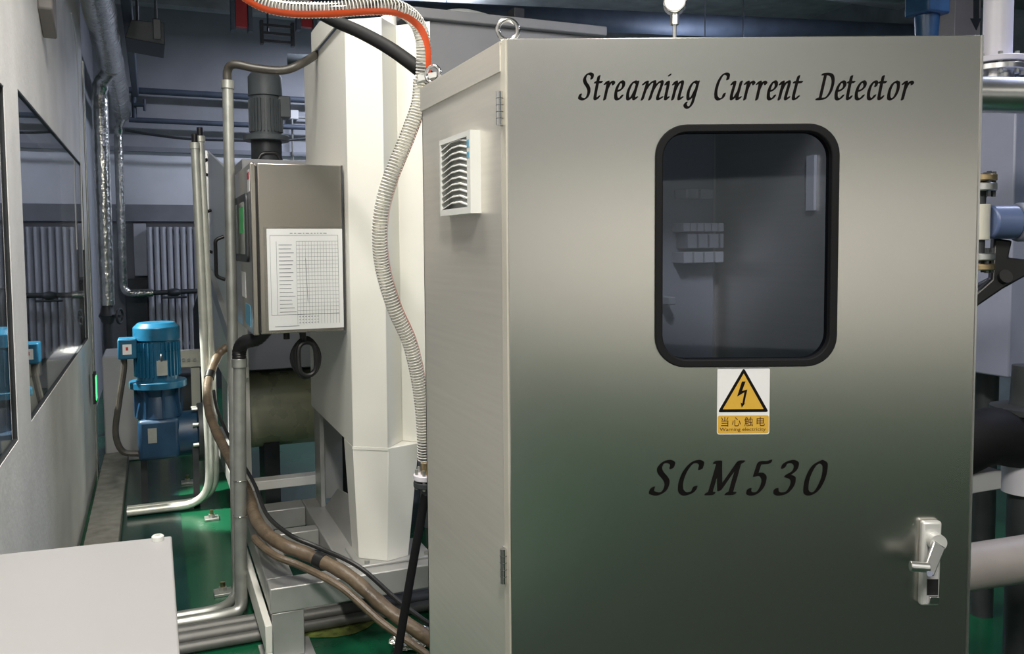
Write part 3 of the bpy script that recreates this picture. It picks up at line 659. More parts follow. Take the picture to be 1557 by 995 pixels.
# floor conduits at the front
for k, (yp, r) in enumerate(((3.325, .022), (3.25, .026), (3.185, .02))):
    MB().tube([V((-.16, yp, r+.004)), V((.5, yp, r+.004)), V((1.5, yp, r+.004))], r, 12).build('floor_pipe', 'dull_pipe', None, label=['dull grey floor pipe nearest the aisle kerb end of the frame', 'thick dull grey floor pipe between two thinner ones under the frame', 'dull grey floor pipe running under the front rail'][k], cat='pipe', group='pipes on the floor under the frame')
# brown sleeved hose
BH = [PD(4.75, 345, 528), PD(4.7, 330, 543), PD(4.55, 316, 585), PD(4.3, 320, 632), PD(4.0, 345, 690), PD(3.6, 374, 745), PD(3.25, 392, 795), PD(3.03, 425, 826), PD(2.98, 470, 845), PD(2.90, 530, 876), PD(2.86, 590, 928), PD(2.84, 652, 972), PD(2.82, 700, 1010), PD(2.9, 760, 1050)]
bhp = spline(BH, 10)
for p_ in bhp: p_.z = max(p_.z, .0275)
bh = thing('sleeved_hose', (.5, 3.2, .05), 'brown sleeved hose draped over the grey base frame', 'hose')
MB().tube(bhp, .030, 14, rf=lambda j: .0235+.001*math.sin(j*1.3)).build('sleeve', 'brown_hose', bh)
for j in (16, 82): MB().tube(bhp[j:j+3], .0265, 14).build('tape', 'black', bh)
MB().tube([p+V((.033, .0, .026+.003*math.sin(i*.2))) for i, p in enumerate(bhp[24:121])], .008, 8).build('thin_cable', 'black', None, label='thin dark cable running along the brown sleeved hose', cat='cable')
MB().tube([V((p.x-.029, p.y-.026, max(p.z-.026, .0145))) for p in bhp[62:121]], .013, 10).build('companion_hose', 'brown_hose', None, label='slimmer brown hose lying under the sleeved hose', cat='hose')
MB().tube(spline([PD(2.13, 648, 745), PD(2.13, 640, 790), PD(2.14, 624, 880), PD(2.15, 604, 1000), PD(2.15, 590, 1120), PZ(.012, 575, 1260)], 8), .011, 12).build('rubber_hose', 'rubber', None, label='thin black rubber hose hanging down beside the cabinet corner', cat='hose')

# clear ribbed hoses with orange stripe
def ribbed(ctrl, rad, label, stripe_dir, sw=1.0, n=10):
    pts = spline(ctrl, n); L = sum((b-a).length for a, b in zip(pts[:-1], pts[1:]))
    e = thing('ribbed_hose', pts[-1], label, 'hose')
    MB().tube(pts, rad, 16, caps=False).build('clear_wall', 'hose_wall', e)
    # resample evenly for rings
    d = [0]
    for a, b in zip(pts[:-1], pts[1:]): d.append(d[-1]+(b-a).length)
    fr = frames(pts); rings = MB(); pitch = .0072; s = 0; i = 0
    while s < L:
        while i < len(d)-2 and d[i+1] < s: i += 1
        t = (s-d[i])/max(1e-6, d[i+1]-d[i]); c = pts[i].lerp(pts[i+1], t); rings.torus(c, fr[i][1], rad, .0013, 14, 5); s += pitch
    rings.build('wire_coil', 'rib_white', e)
    sp = MB(); vs = []; fs = []
    for j, (p, t, u, v) in enumerate(fr):
        sd_ = stripe_dir(j/len(fr)); sd_ = (sd_-t*sd_.dot(t)).normalized(); o = t.cross(sd_)
        for a in (-.55*sw, -.2*sw, .2*sw, .55*sw): vs.append(p+(sd_*math.cos(a)+o*math.sin(a))*(rad+.0018))
    for j in range(len(fr)-1):
        for k in range(3): fs.append((j*4+k, j*4+k+1, j*4+k+5, j*4+k+4))
    sp.add(vs, fs).build('stripe', 'orange', e, label='orange stripe')
    return e
toC = -FW
q = PD(1.80, 340, -40); ribbed([(.06, 1.0, ZC), (.05, 1.05, 3.3), PD(1.62, 262, -230), PD(1.74, 295, -110), q, PD(1.80, 392, 1), PD(1.80, 440, 14), PD(1.80, 500, 15), PD(1.82, 560, 11), PD(1.85, 605, 13), PD(1.90, 632, 32), PD(1.93, 643, 62), PD(1.94, 644, 100), PD(1.95, 642, 122)], .0165,
       'clear ribbed hose with a broad orange stripe arching over to the cabinet corner', lambda s: (toC*.75-UP*.8-RT*.2 if s < .7 else toC*.75-UP*.8*(1-(s-.7)/.3)+RT*1.2*(s-.7)/.3), .8)
ribbed([PD(1.97, 640, 122), PD(1.97, 636, 160), PD(1.96, 618, 210), PD(1.95, 592, 275), PD(1.96, 578, 335), PD(2.0, 580, 400), PD(2.03, 598, 465), PD(2.06, 622, 520), PD(2.09, 636, 580), PD(2.11, 643, 640), PD(2.13, 646, 700)], .0170,
       'clear ribbed hose with a thin orange line hanging in a curve beside the cabinet', lambda s: RT*1.0-toC*.05, .35)
# black hose into the cabinet
q = PD(2.4, 430, -12); MB().tube(spline([(q.x+.12, q.y+.30, ZC), (q.x+.10, q.y+.25, 3.2), (q.x-.02, q.y+.12, 2.5), q, PD(2.35, 470, 10), PD(2.3, 505, 30), PD(2.2, 550, 50), PD(2.1, 595, 75), PD(2.02, 640, 108), PD(2.0, 665, 130)], 8), .017, 14).build('black_hose', 'rubber', None, label='thick black hose running from the housing to the cabinet corner', cat='hose')
# fitting at the lower end of the ribbed hose
fp = PD(2.13, 648, 716); ft = thing('flange_fitting', (fp.x, fp.y, fp.z-.06), 'small round flanged fitting joining the ribbed hose to the thin black hose', 'fitting')
MB().cyl((fp.x, fp.y, fp.z-.022), (fp.x, fp.y, fp.z-.008), .032, 24).build('flange', 'pipe_white', ft, bevel=.002)
MB().cyl((fp.x, fp.y, fp.z-.040), (fp.x, fp.y, fp.z-.026), .032, 24).build('flange', 'dark_steel', ft, bevel=.002)
for k in range(6): MB().cyl((fp.x+.025*math.cos(k*PI/3), fp.y+.025*math.sin(k*PI/3), fp.z-.045), (fp.x+.025*math.cos(k*PI/3), fp.y+.025*math.sin(k*PI/3), fp.z+.006), .004, 6).build('bolt', 'zinc', ft)
MB().cyl((fp.x, fp.y, fp.z-.06), (fp.x, fp.y, fp.z-.01), .015, 18).build('pipe', 'dark_steel', ft)
MB().cyl((fp.x, fp.y, fp.z-.01), (fp.x, fp.y, fp.z+.02), .014, 18).build('nipple', 'brass', ft)

# ------------------------------------------------------------------ inclined enclosure with handles, drum, top motor
en = thing('inclined_enclosure', (.7, 5.2, FZ), 'grey sloping machine enclosure with black pull handles on its side plate', 'enclosure')
XE = .40
def ye(px): return PX(XE, px, 300).y
yA, yB_ = ye(317), ye(350)
zt_far, zt_near = PX(XE, 317, 226).z, PX(XE, 350, 262).z
MB().slab([(XE, yA, .62), (XE, yA, zt_far), (XE, yB_, zt_near), (XE, 4.25, zt_near-.08), (XE, 4.25, .82), (XE, 4.6, .62)], (.012, 0, 0)).build('side_plate', 'machine_white', en)
ZHOOD = PY(4.5, 420, 243).z
MB().box((XE+.03, 4.5, .82), (1.12, yA-.02, ZHOOD)).build('hood', 'tank_grey', en, bevel=.004)
MB().box((XE-.015, yA-.02, .62), (XE, yA+.02, zt_far)).build('edge_strip', 'satin', en)
for (px, py0, py1) in ((321, 320, 384), (339, 360, 424)):
    y = ye(px); z0, z1 = PX(XE, px, py1).z, PX(XE, px, py0).z
    MB().tube(fillet([(XE, y, z1), (XE-.05, y, z1-.02), (XE-.05, y, z0+.02), (XE, y, z0)], .02, 4), .011, 10).build('handle', 'black', en)
MB().tube(fillet([(XE, yA-.02, PX(XE, 317, 240).z), (XE-.04, yA-.02, PX(XE, 317, 246).z), (XE-.04, yA-.02, PX(XE, 317, 262).z), (XE, yA-.02, PX(XE, 317, 266).z)], .02, 4), .012, 10).build('handle', 'black', en)
zz = ZHOOD
hx0 = PY(4.6, 392, 245); hx1 = PY(4.6, 428, 245)
MB().tube(fillet([(hx0.x, 4.6, zz), (hx0.x+.02, 4.6, hx0.z+.04), (hx1.x-.02, 4.6, hx1.z+.04), (hx1.x, 4.6, zz)], .02, 4), .011, 10).build('handle', 'black', en)
# diagonal brace
ba, bb = PX(XE-.03, 316, 410), PX(XE-.03, 350, 512)
MB().slab([ba, ba+V((0, 0, -.10)), bb+V((0, 0, -.10)), bb], (.035, 0, 0)).build('brace', 'frame_grey', en, bevel=.003)
# lower side plate and posts
MB().slab([(XE, 5.9, FZ), (XE, 5.9, .62), (XE, 4.35, .62), (XE, 4.35, FZ)], (.012, 0, 0)).build('lower_plate', 'machine_grey', en)
pa, pb = boxpx(371, 560, 379, 752, 4.30, .03); pa = (pa[0], pa[1], FZ)
MB().box(pa, pb).build('post', 'machine_white', en, bevel=.002)
dr0, dr1 = PY(4.75, 372, 632), PY(4.75, 495, 632)
dm = thing('mixing_drum', ((dr0.x+.9)/2, 4.75, .30), 'smooth olive-toned steel drum lying behind the white housing', 'drum')
dz = (PY(4.55, 430, 574).z+PY(4.55, 430, 690).z)/2; drr = (PY(4.55, 430, 574).z-PY(4.55, 430, 690).z)/2
MB().lathe((.45, 4.78, dz), (1, 0, 0), [(0, drr), (.62, drr)], 48).build('shell', 'drum', dm)
for xx in (.52, .92): MB().box((xx, 4.65, 0), (xx+.08, 4.9, dz-drr*.8)).build('cradle', 'dark_steel', dm)
MB().box((.44, 4.995, .66), (1.1, 5.01, 1.15)).build('back_plate', 'tank_grey', en)
a, b = boxpx(380, 722, 490, 748, 4.25, .08)
MB().box(a, (b[0], b[1], b[2])).build('cross_beam', 'machine_white', bf, bevel=.003)

tm = PY(4.95, 404, 175); tz0 = ZHOOD
tmn = thing('agitator_motor', (tm.x, 4.95, tz0), 'dark grey upright electric motor on top of the sloping enclosure', 'motor')
zc1, zc0 = PY(4.95, 404, 113).z, PY(4.95, 404, 147).z; zb0 = PY(4.95, 404, 207).z
R = .092
MB().lathe((tm.x, 4.95, zc0), (0, 0, 1), [(0, R), (zc1-zc0-.02, R), (zc1-zc0, R*.85)], 28).build('fan_cover', 'motor_grey', tmn)
MB().cyl((tm.x, 4.95, zb0), (tm.x, 4.95, zc0), R*.88, 28).build('body', 'motor_grey', tmn)
fn = MB()
for k in range(28):
    a = 2*PI*k/28; d = V((math.cos(a), math.sin(a), 0)); s_ = V((-math.sin(a), math.cos(a), 0))*.003
    p = V((tm.x, 4.95, zb0+.02)); fn.slab([p+d*R*.85+s_, p+d*R*1.0+s_, p+d*R*1.0-s_, p+d*R*.85-s_], (0, 0, zc0-zb0-.04))
fn.build('cooling_fins', 'motor_grey', tmn, kind='stuff')
MB().cyl((tm.x, 4.95, zb0-.03), (tm.x, 4.95, zb0), R*1.35, 28).build('flange', 'motor_grey', tmn, bevel=.003)
MB().lathe((tm.x, 4.95, tz0), (0, 0, 1), [(0, R*1.7), (.02, R*1.7), (.03, R*.9), (zb0-.03-tz0, R*.9)], 28).build('mount', 'dark_steel', tmn)
MB().box((tm.x+.06, 4.90, zb0+.1), (tm.x+.13, 5.0, zb0+.22)).build('terminal_box', 'motor_grey', tmn, bevel=.006)

# ------------------------------------------------------------------ blue geared motor
YM = 5.15; mc = PY(YM, 239, 540); mx = mc.x
def zm(y): return PY(YM, 240, y).z
bm_ = thing('geared_motor', (mx, YM, 0), 'bright blue upright electric motor on a dark blue gearbox beside the kerb', 'motor')
Rm = .122
MB().lathe((mx, YM, zm(516)), (0, 0, 1), [(0, Rm), (zm(497)-zm(516), Rm), (zm(490)-zm(516), Rm*.78), (zm(489)-zm(516), Rm*.3)], 16).build('fan_cover', 'motor_blue', bm_, bevel=.003)
MB().cyl((mx, YM, zm(577)), (mx, YM, zm(515)), Rm*.88, 32).build('body', 'motor_blue', bm_)
for k in range(32):
    a = 2*PI*k/32; d = V((math.cos(a), math.sin(a), 0)); s_ = V((-math.sin(a), math.cos(a), 0))*.0028
    if d.y > .35: continue
    p = V((mx, YM, zm(570))); MB().slab([p+d*Rm*.85+s_, p+d*Rm*1.0+s_, p+d*Rm*1.0-s_, p+d*Rm*.85-s_], (0, 0, zm(519)-zm(570))).build('cooling_fin', 'motor_blue', bm_)
MB().box((mx-.005, YM-Rm-.008, zm(567)), (mx+.05, YM-Rm*.85, zm(545))).build('rating_plate', 'zinc', bm_)
MB().torus((mx+.02, YM-Rm-.01, zm(540)), (1, 0, 0), .016, .006, 16, 8).build('lifting_ring', 'dark_steel', bm_)
tb = MB().box((mx-Rm-.075, YM-.10, zm(541)), (mx-Rm+.02, YM+.02, zm(511))).build('terminal_box', 'motor_blue', bm_, bevel=.008)
MB().box((mx-Rm-.05, YM-.1015, zm(534)), (mx-Rm-.005, YM-.1, zm(519))).build('label_plate', 'label_white', tb)
MB().box((mx-Rm-.034, YM-.1025, zm(528)), (mx-Rm-.022, YM-.1015, zm(523))).build('warning_mark', 'red', tb)
MB().lathe((mx, YM, zm(588)), (0, 0, 1), [(0, .15), (zm(578)-zm(588), .15), (zm(577)-zm(588), .11)], 32).build('flange', 'motor_blue', bm_, bevel=.003)
MB().lathe((mx, YM, zm(632)), (0, 0, 1), [(0, .125), (zm(620)-zm(632), .118), (zm(600)-zm(632), .10), (zm(588)-zm(632), .12)], 28).build('lantern', 'gear_blue', bm_)
for k in range(8):
    a = 2*PI*k/8+.2; d = V((math.cos(a), math.sin(a), 0)); s_ = V((-math.sin(a), math.cos(a), 0))*.006; p = V((mx, YM, zm(630)))
    MB().slab([p+d*.09+s_, p+d*.128+s_, p+d*.128-s_, p+d*.09-s_], (0, 0, zm(588)-zm(630))).build('rib', 'gear_blue', bm_)
gz0, gz1 = zm(692), zm(632)
MB().box((mx-.11, YM-.13, gz0), (mx+.10, YM+.13, gz1)).build('gearbox', 'gear_blue', bm_, bevel=.02)
MB().box((mx-.06, YM-.132, zm(666)), (mx-.015, YM-.13, zm(644))).build('rating_plate', 'zinc', bm_)
MB().cyl((mx+.08, YM, (gz0+gz1)/2), (mx+.20, YM, (gz0+gz1)/2), .125, 28).build('output_housing', 'gear_blue', bm_, bevel=.006)
MB().cyl((mx+.20, YM, (gz0+gz1)/2), (mx+.235, YM, (gz0+gz1)/2), .165, 28).build('output_flange', 'dark_steel', bm_, bevel=.003)
for k in range(8):
    a = 2*PI*k/8+.3; MB().cyl((mx+.17, YM+.145*math.cos(a), (gz0+gz1)/2+.145*math.sin(a)), (mx+.240, YM+.145*math.cos(a), (gz0+gz1)/2+.145*math.sin(a)), .011, 6).build('bolt', 'zinc', bm_)
MB().box((mx+.165, YM-.115, 0), (mx+.198, YM-.075, gz0+.06)).build('support_leg', 'dark_steel', bm_)
MB().box((mx-.105, YM+.06, 0), (mx-.07, YM+.10, gz0+.01)).build('support_leg', 'dark_steel', bm_)
MB().tube(spline([(mx-.168, YM-.05, zm(541)+.004), (mx-.172, YM-.055, zm(560)), (mx-.200, YM-.06, zm(605)), (mx-.222, YM-.06, zm(650)), (mx-.190, YM-.06, zm(678)), (mx-.108, YM-.06, zm(684))], 8), .017, 10).build('motor_cable', 'dark_hose', None, label='dark cable hanging from the blue motor terminal box', cat='cable')

# pale boxes and beam behind the motor
a, b = boxpx(160, 540, 214, 690, 6.3, .5); a = (a[0], a[1], 0)
MB().box(a, b).build('pale_cabinet', 'machine_grey', None, bevel=.01, label='low pale grey sheet metal box behind the blue motor', cat='box')
a, b = boxpx(232, 532, 312, 562, 6.6, .08)
bmn = thing('pale_beam', ((a[0]+b[0])/2, 6.6, 0), 'pale bolted steel beam on posts behind the blue motor', 'beam')
MB().box(a, (.385, b[1], b[2])).build('beam', 'cream', bmn, bevel=.004)
for px in (279, 287, 296):
    q = PY(6.6, px, 547); MB().cyl((q.x, 6.585, q.z), (q.x, 6.6, q.z), .012, 8).build('bolt', 'zinc', bmn)
for px in (245, 297):
    q = PY(6.6, px, 560); MB().box((q.x-.03, 6.62, 0), (q.x+.03, 6.67, q.z)).build('post', 'cream', bmn)
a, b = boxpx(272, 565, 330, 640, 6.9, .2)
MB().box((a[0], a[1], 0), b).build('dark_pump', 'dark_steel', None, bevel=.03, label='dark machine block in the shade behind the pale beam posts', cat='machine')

MB().box((-.18, 1.7, 0), (.10, 6.2, .004)).build('trim_9', 'trench_green', kind='structure')
MB().tube(spline([PX(XW+.02, 108, 20), PX(XW+.012, 115, 60), PX(XW+.008, 119, 120), PX(XW+.008, 122, 200), PX(XW+.008, 124, 300), PX(XW+.008, 127, 380)], 6), .004, 6).build('wall_wire', 'label_white', None, label='thin pale wire running down the end of the glazed wall', cat='wire')
# kerb and floor plates
ka, kb_, kc, kd = PZ(.07, 190, 715), PZ(.07, 163, 736), PZ(.07, 143, 826), PZ(.07, 186.5, 821)
MB().slab([V((XW+.03, 6.29, 0)), V((-.185, 6.29, 0)), V((-.185, 3.6, 0)), V((XW+.03, 3.6, 0))], (0, 0, .07)).build('kerb', 'concrete', bevel=.006, kind='structure')
for k, (px, py) in enumerate(((339, 903), (322, 790), (285, 735))):
    q = PZ(0, px, py); e = thing('anchor_plate', (q.x, q.y, 0), ['bolted square plate on the floor at the foot of the tall conduit', 'bolted square plate on the green floor below the pale conduit pair', 'bolted plate on the floor by the blue gearbox support'][k], 'plate', 'bolted floor plates')
    MB().box((q.x-.036, q.y-.036, 0), (q.x+.036, q.y+.036, .012)).build('plate', 'zinc', e, bevel=.002)
    MB().cyl((q.x, q.y, .012), (q.x, q.y, .05), .010, 8).build('stud', 'brass', e); MB().cyl((q.x, q.y, .012), (q.x, q.y, .028), .018, 6).build('nut', 'zinc', e)
sc0 = PZ(0, 628, 985); sm = MB(); sm.ball((sc0.x, sc0.y, .03), .07, 18, (1.2, .8, .42))
for q_ in sm.v:
    k_ = .75+.5*random.random(); q_.x = sc0.x+(q_.x-sc0.x)*k_; q_.y = sc0.y+(q_.y-sc0.y)*k_; q_.z = max(.001, q_.z*k_)
sm.build('crumpled_wrapper', 'foil', None, smooth=False, label='crumpled shiny wrapper on the floor beside the thin black hose', cat='litter')
# algae patch on the floor under the frame
al = MB(); pts = []
c = PZ(0, 520, 935)
for i in range(40):
    a = 2*PI*i/40; r = 1+.18*math.sin(3*a+1)+.10*math.sin(7*a); pts.append((c.x+.34*r*math.cos(a), c.y+.16*r*math.sin(a), .003))
al.add(pts, [tuple(range(40))]).build('algae_patch', 'algae', None, smooth=False, label='yellow green damp stain on the floor under the frame', cat='stain', kind='stuff')

# ------------------------------------------------------------------ left wall fittings and far pipes
ins = [(-.235, 1.6, 2.83), (-.235, 9.6, 2.83)]
MB().tube([V((-.235, 1.6+.25*i, 2.81+.006*math.sin(i*1.7))) for i in range(33)], .09, 18, rf=lambda j: .088+.006*math.sin(j*2.1)).build('insulated_pipe', 'foil', None, label='foil wrapped insulated pipe running along under the ceiling', cat='pipe')
vp = PY(7.3, 157, 300); vt = thing('insulated_riser', (vp.x, 7.3, 0), 'foil wrapped vertical pipe ending in a dark hand valve', 'pipe')
zval = PY(7.3, 165, 480).z
MB().tube(fillet([(-.235, 7.0, 2.76), (vp.x, 7.3, 2.70), (vp.x, 7.3, zval+.08)], .12, 6), .055, 16, rf=lambda j: .055+.004*math.sin(j*1.9)).build('foil_sleeve', 'foil', vt)
MB().lathe((vp.x, 7.3, zval-.06), (0, 0, 1), [(0, .04), (.03, .05), (.06, .065), (.09, .05), (.14, .04)], 18).build('valve_body', 'dark_steel', vt)
MB().torus((vp.x+.09, 7.2, zval), (1, -.4, 0), .055, .010, 22, 8).build('hand_wheel', 'dark_steel', vt)
MB().cyl((vp.x, 7.3, zval), (vp.x+.1, 7.19, zval), .012, 10).build('spindle', 'dark_steel', vt)
MB().cyl((vp.x, 7.3, 0), (vp.x, 7.3, zval-.05), .035, 16).build('lower_pipe', 'dark_steel', vt)
v2 = PY(9.6, 184, 330); zb2 = PY(9.6, 188, 447).z
MB().tube(fillet([(-.235, 9.45, 2.76), (v2.x, 9.62, 2.66), (v2.x, 9.62, zb2), (v2.x+.28, 9.62, zb2)], .10, 6), .042, 14, rf=lambda j: .042+.003*math.sin(j*1.9)).build('insulated_branch', 'foil', None, label='slim foil wrapped pipe dropping beside the radiator', cat='pipe')
# pipe with valve across the radiator
hb = PY(9.62, 215, 448); he = PY(9.62, 318, 445)
rp_ = thing('radiator_feed', (hb.x, 9.62, hb.z), 'dark pipe with a valve passing in front of the radiator', 'pipe')
MB().cyl((v2.x+.24, 9.62, zb2), (he.x, 9.62, zb2+.01), .026, 14).build('tube', 'dark_steel', rp_)
q = PY(9.62, 265, 446); MB().ball((q.x, 9.62, zb2), .055, 14, (1.4, 1, .8)).build('valve_body', 'dark_steel', rp_)
MB().cyl((q.x-.12, 9.58, zb2-.05), (q.x+.12, 9.58, zb2-.05), .012, 8).build('lever', 'dark_steel', rp_)
# radiator, each section its own part
rt_ = PY(9.72, 222, 345); rb_ = PY(9.72, 222, 538); rx1 = PY(9.72, 303, 345)
rd = thing('column_radiator', ((rt_.x+rx1.x)/2, 9.8, rb_.z), 'tall pale grey column radiator on the back wall', 'radiator')
n = 9; wd = (rx1.x-rt_.x)/8
for i in range(n+3):
    x = rt_.x+wd*(i+.5); poly = [(x+wd*.46*math.cos(a)*1.0, 9.80+.085*math.copysign(abs(math.sin(a))**.7, math.sin(a))) for a in [2*PI*k/14 for k in range(14)]]
    MB().prism(poly, rb_.z, rt_.z).build('section', 'radiator', rd, bevel=.01)
MB().cyl((rt_.x, 9.8, rb_.z+.08), (rx1.x+.3, 9.8, rb_.z+.08), .03, 12).build('header', 'radiator', rd)
for xx in (rt_.x+.1, rx1.x): MB().box((xx, 9.78, 0), (xx+.04, 9.82, rb_.z)).build('foot', 'radiator', rd)
a, b = boxpx(205, 340, 222, 420, 9.9, .098)
MB().box(a, b).build('wall_panel', 'radiator', None, bevel=.004, label='flat grey panel on the back wall beside the radiator', cat='panel')
a, b = boxpx(194, 424, 224, 538, 9.82, .1)
MB().box((a[0], a[1], 0), b).build('dark_cabinet', 'dark_steel', None, bevel=.006, label='dark low cabinet at the foot of the back wall by the radiator', cat='cabinet')
q = PY(9.4, 300, 440); MB().lathe((q.x+.12, 9.35, 0), (0, 0, 1), [(0, .17), (q.z-.2, .17), (q.z-.05, .12), (q.z+.02, .06), (q.z+.06, .05)], 24).build('dark_cylinder', 'dark_steel', None, label='dark upright gas-bottle shaped cylinder beside the radiator', cat='cylinder')
# pipes on the upper back wall
for k, py in enumerate((137, 182)):
    a = PY(9.85, 196, py); MB().cyl((a.x, 9.85, a.z), (5.5, 9.85, a.z), .034-.006*k, 14).build('wall_pipe', 'duct_blue', None, label=['thick horizontal pipe, the upper one on the back wall', 'slimmer horizontal pipe, the lower one on the back wall'][k], cat='pipe', group='pipes along the back wall')
a, b = PY(9.85, 200, 138), PY(9.85, 200, 182)
vl = thing('drain_valve', (a.x, 9.8, b.z), 'small valve on the short riser between the two wall pipes', 'valve')
MB().cyl((a.x+.02, 9.85, b.z), (a.x+.02, 9.85, a.z), .025, 12).build('riser', 'duct_blue', vl)
zv = (a.z+b.z)/2; MB().cyl((a.x+.02, 9.83, zv), (a.x+.12, 9.80, zv), .02, 12).build('stem', 'duct_blue', vl); MB().cyl((a.x+.12, 9.8, zv-.06), (a.x+.12, 9.8, zv+.06), .015, 8).build('lever', 'duct_blue', vl)
MB().tube(spline([PY(9.7, 190, 198), PY(9.7, 240, 206), PY(9.7, 300, 212), PY(9.7, 420, 214), PY(9.7, 490, 208)], 8), .014, 8).build('wall_cable', 'dark_steel', None, label='thin cable sagging along the back wall below the pipes', cat='cable')
q = PY(9.9, 447, 174); jb = thing('junction_box', (q.x, 9.9, q.z), 'small white junction box on the back wall with thin conduits', 'box')
MB().box((q.x-.05, 9.90, q.z-.05), (q.x+.05, 9.998, q.z+.05)).build('box', 'label_white', jb, bevel=.006)
MB().cyl((q.x-.02, 9.92, q.z-.05), (q.x-.02, 9.92, q.z-.75), .012, 8).build('conduit', 'zinc', jb); MB().cyl((q.x+.05, 9.92, q.z-.03), (q.x+1, 9.92, q.z-.03), .012, 8).build('conduit', 'zinc', jb)
# bright window-like panel low right of the motor
a, b = boxpx(440, 182, 490, 228, 9.93, .05)
# duct under the ceiling at left, hanging boxes
MB().box((-.135, 5.4, 3.0), (-.075, 9.75, 3.2)).build('cable_duct', 'duct_blue', None, bevel=.01, label='dark sheet metal duct running along under the ceiling', cat='duct')
a, b = boxpx(190, 34, 250, 64, 6.4, .45)
hb_ = thing('hanging_fixture', ((a[0]+b[0])/2, 6.6, a[2]), 'dark boxy fixture hung from the ceiling over the aisle', 'fixture')
MB().slab([(a[0], 6.4, a[2]+.03), (b[0], 6.4, a[2]), (b[0], 6.4, b[2]), (a[0]+.04, 6.4, b[2])], (0, .45, 0)).build('housing', 'dark_steel', hb_, bevel=.006)
for xx in (a[0]+.08, b[0]-.05): MB().cyl((xx, 6.6, b[2]-.02), (xx, 6.6, ZC), .010, 8).build('rod', 'dark_steel', hb_)
q = PY(5.9, 238, 60); hk = thing('hanging_paddle', (q.x, 5.9, q.z), 'flat dark switch paddle hanging on a thin rod', 'switch')
MB().box((q.x-.02, 5.9, q.z), (q.x+.03, 5.93, q.z+.13)).build('paddle', 'dark_steel', hk, bevel=.006); MB().cyl((q.x, 5.915, q.z+.12), (q.x, 5.915, ZC), .006, 8).build('rod', 'dark_steel', hk)
# cable ladder
la, lb = PY(7.2, 398, 30), PY(7.2, 446, 70)
ld_ = thing('cable_ladder', ((la.x+lb.x)/2, 7.2, lb.z), 'small dark cable ladder hung from the ceiling', 'cable ladder')
for xx in (la.x, lb.x): MB().box((xx-.012, 7.2, lb.z), (xx+.012, 7.26, la.z)).build('side_rail', 'dark_steel', ld_)
for k in range(3):
    z = lb.z+(la.z-lb.z)*(k+.3)/3; MB().box((la.x, 7.21, z), (lb.x, 7.25, z+.02)).build('rung', 'dark_steel', ld_)
MB().cyl((la.x+.05, 7.23, la.z-.08), (la.x+.05, 7.23, ZC), .008, 8).build('rod', 'dark_steel', ld_)
for k, px in enumerate((367, 466)):
    a, b = boxpx(px-8, -20, px+8, 40, 6.9, .06); t = thing('ceiling_bracket', ((a[0]+b[0])/2, 6.9, a[2]), 'red painted hanger with blue cheeks under the ceiling, %s' % ('above the dark grey motor' if k == 0 else 'behind the orange striped hose'), 'hanger', 'red ceiling hangers')
    MB().box(a, (b[0], b[1], ZC)).build('web', 'red', t)
    for xx in (a[0]-.035, b[0]+.005): MB().box((xx, 6.88, a[2]-.03), (xx+.03, 6.98, ZC)).build('cheek', 'duct_blue', t)
# overhead beams and pipes
for k, (y, z, r, mt) in enumerate(((6.2, 3.45, .07, 'far_dark'), (7.6, 3.5, .10, 'duct_blue'), (8.8, 3.3, .06, 'far_dark'))):
    MB().cyl((1.3, y, z), (XR, y-1.2, z), r, 16).build('overhead_pipe', mt, None, label=['slim dark overhead pipe crossing nearest the tank lid', 'thick bluish overhead pipe, the middle of three', 'thin dark overhead pipe farthest back near the wall'][k], cat='pipe', group='overhead pipes under the ceiling')
for k in range(4):
    MB().box((-.6, 1.2+2.6*k, ZC-.22), (XR, 1.36+2.6*k, ZC)).build('trim_%d' % (k+4), 'ceiling_dark', kind='structure')
# wall bracket and wires on the left wall
q = PX(XW, 62, 30); MB().slab([(XW, q.y-.10, q.z+.02), (XW, q.y+.05, q.z-.06), (XW, q.y+.07, q.z+.22), (XW, q.y-.10, q.z+.22)], (.05, 0, 0)).build('wall_bracket', 'column_brown', None, bevel=.006, label='small pale box bracket high on the left wall', cat='bracket')
MB().box((XW, YE-.06, 0), (XW+.012, YE, 2.6)).build('trim_8', 'zinc', kind='structure', bevel=.003)
q = PX(XW+.02, 142, 590); ex = thing('exit_indicator', (XW+.03, 5.78, q.z-.1), 'small glowing green indicator light low on the wall end', 'light')
MB().box((XW+.02, q.y-.06, q.z-.09), (XW+.035, q.y+.06, q.z+.09)).build('case', 'black', ex); MB().box((XW+.035, q.y-.045, q.z-.07), (XW+.037, q.y+.045, q.z+.07)).build('lens', 'led_green', ex)
q = PX(XW+.1, 112, 35); MB().box((XW, q.y-.15, 2.55), (XW+.12, q.y-.08, 2.62)).build('pipe_bracket', 'dark_steel', None, bevel=.004, label='dark angle bracket carrying the insulated pipe on the wall', cat='bracket')

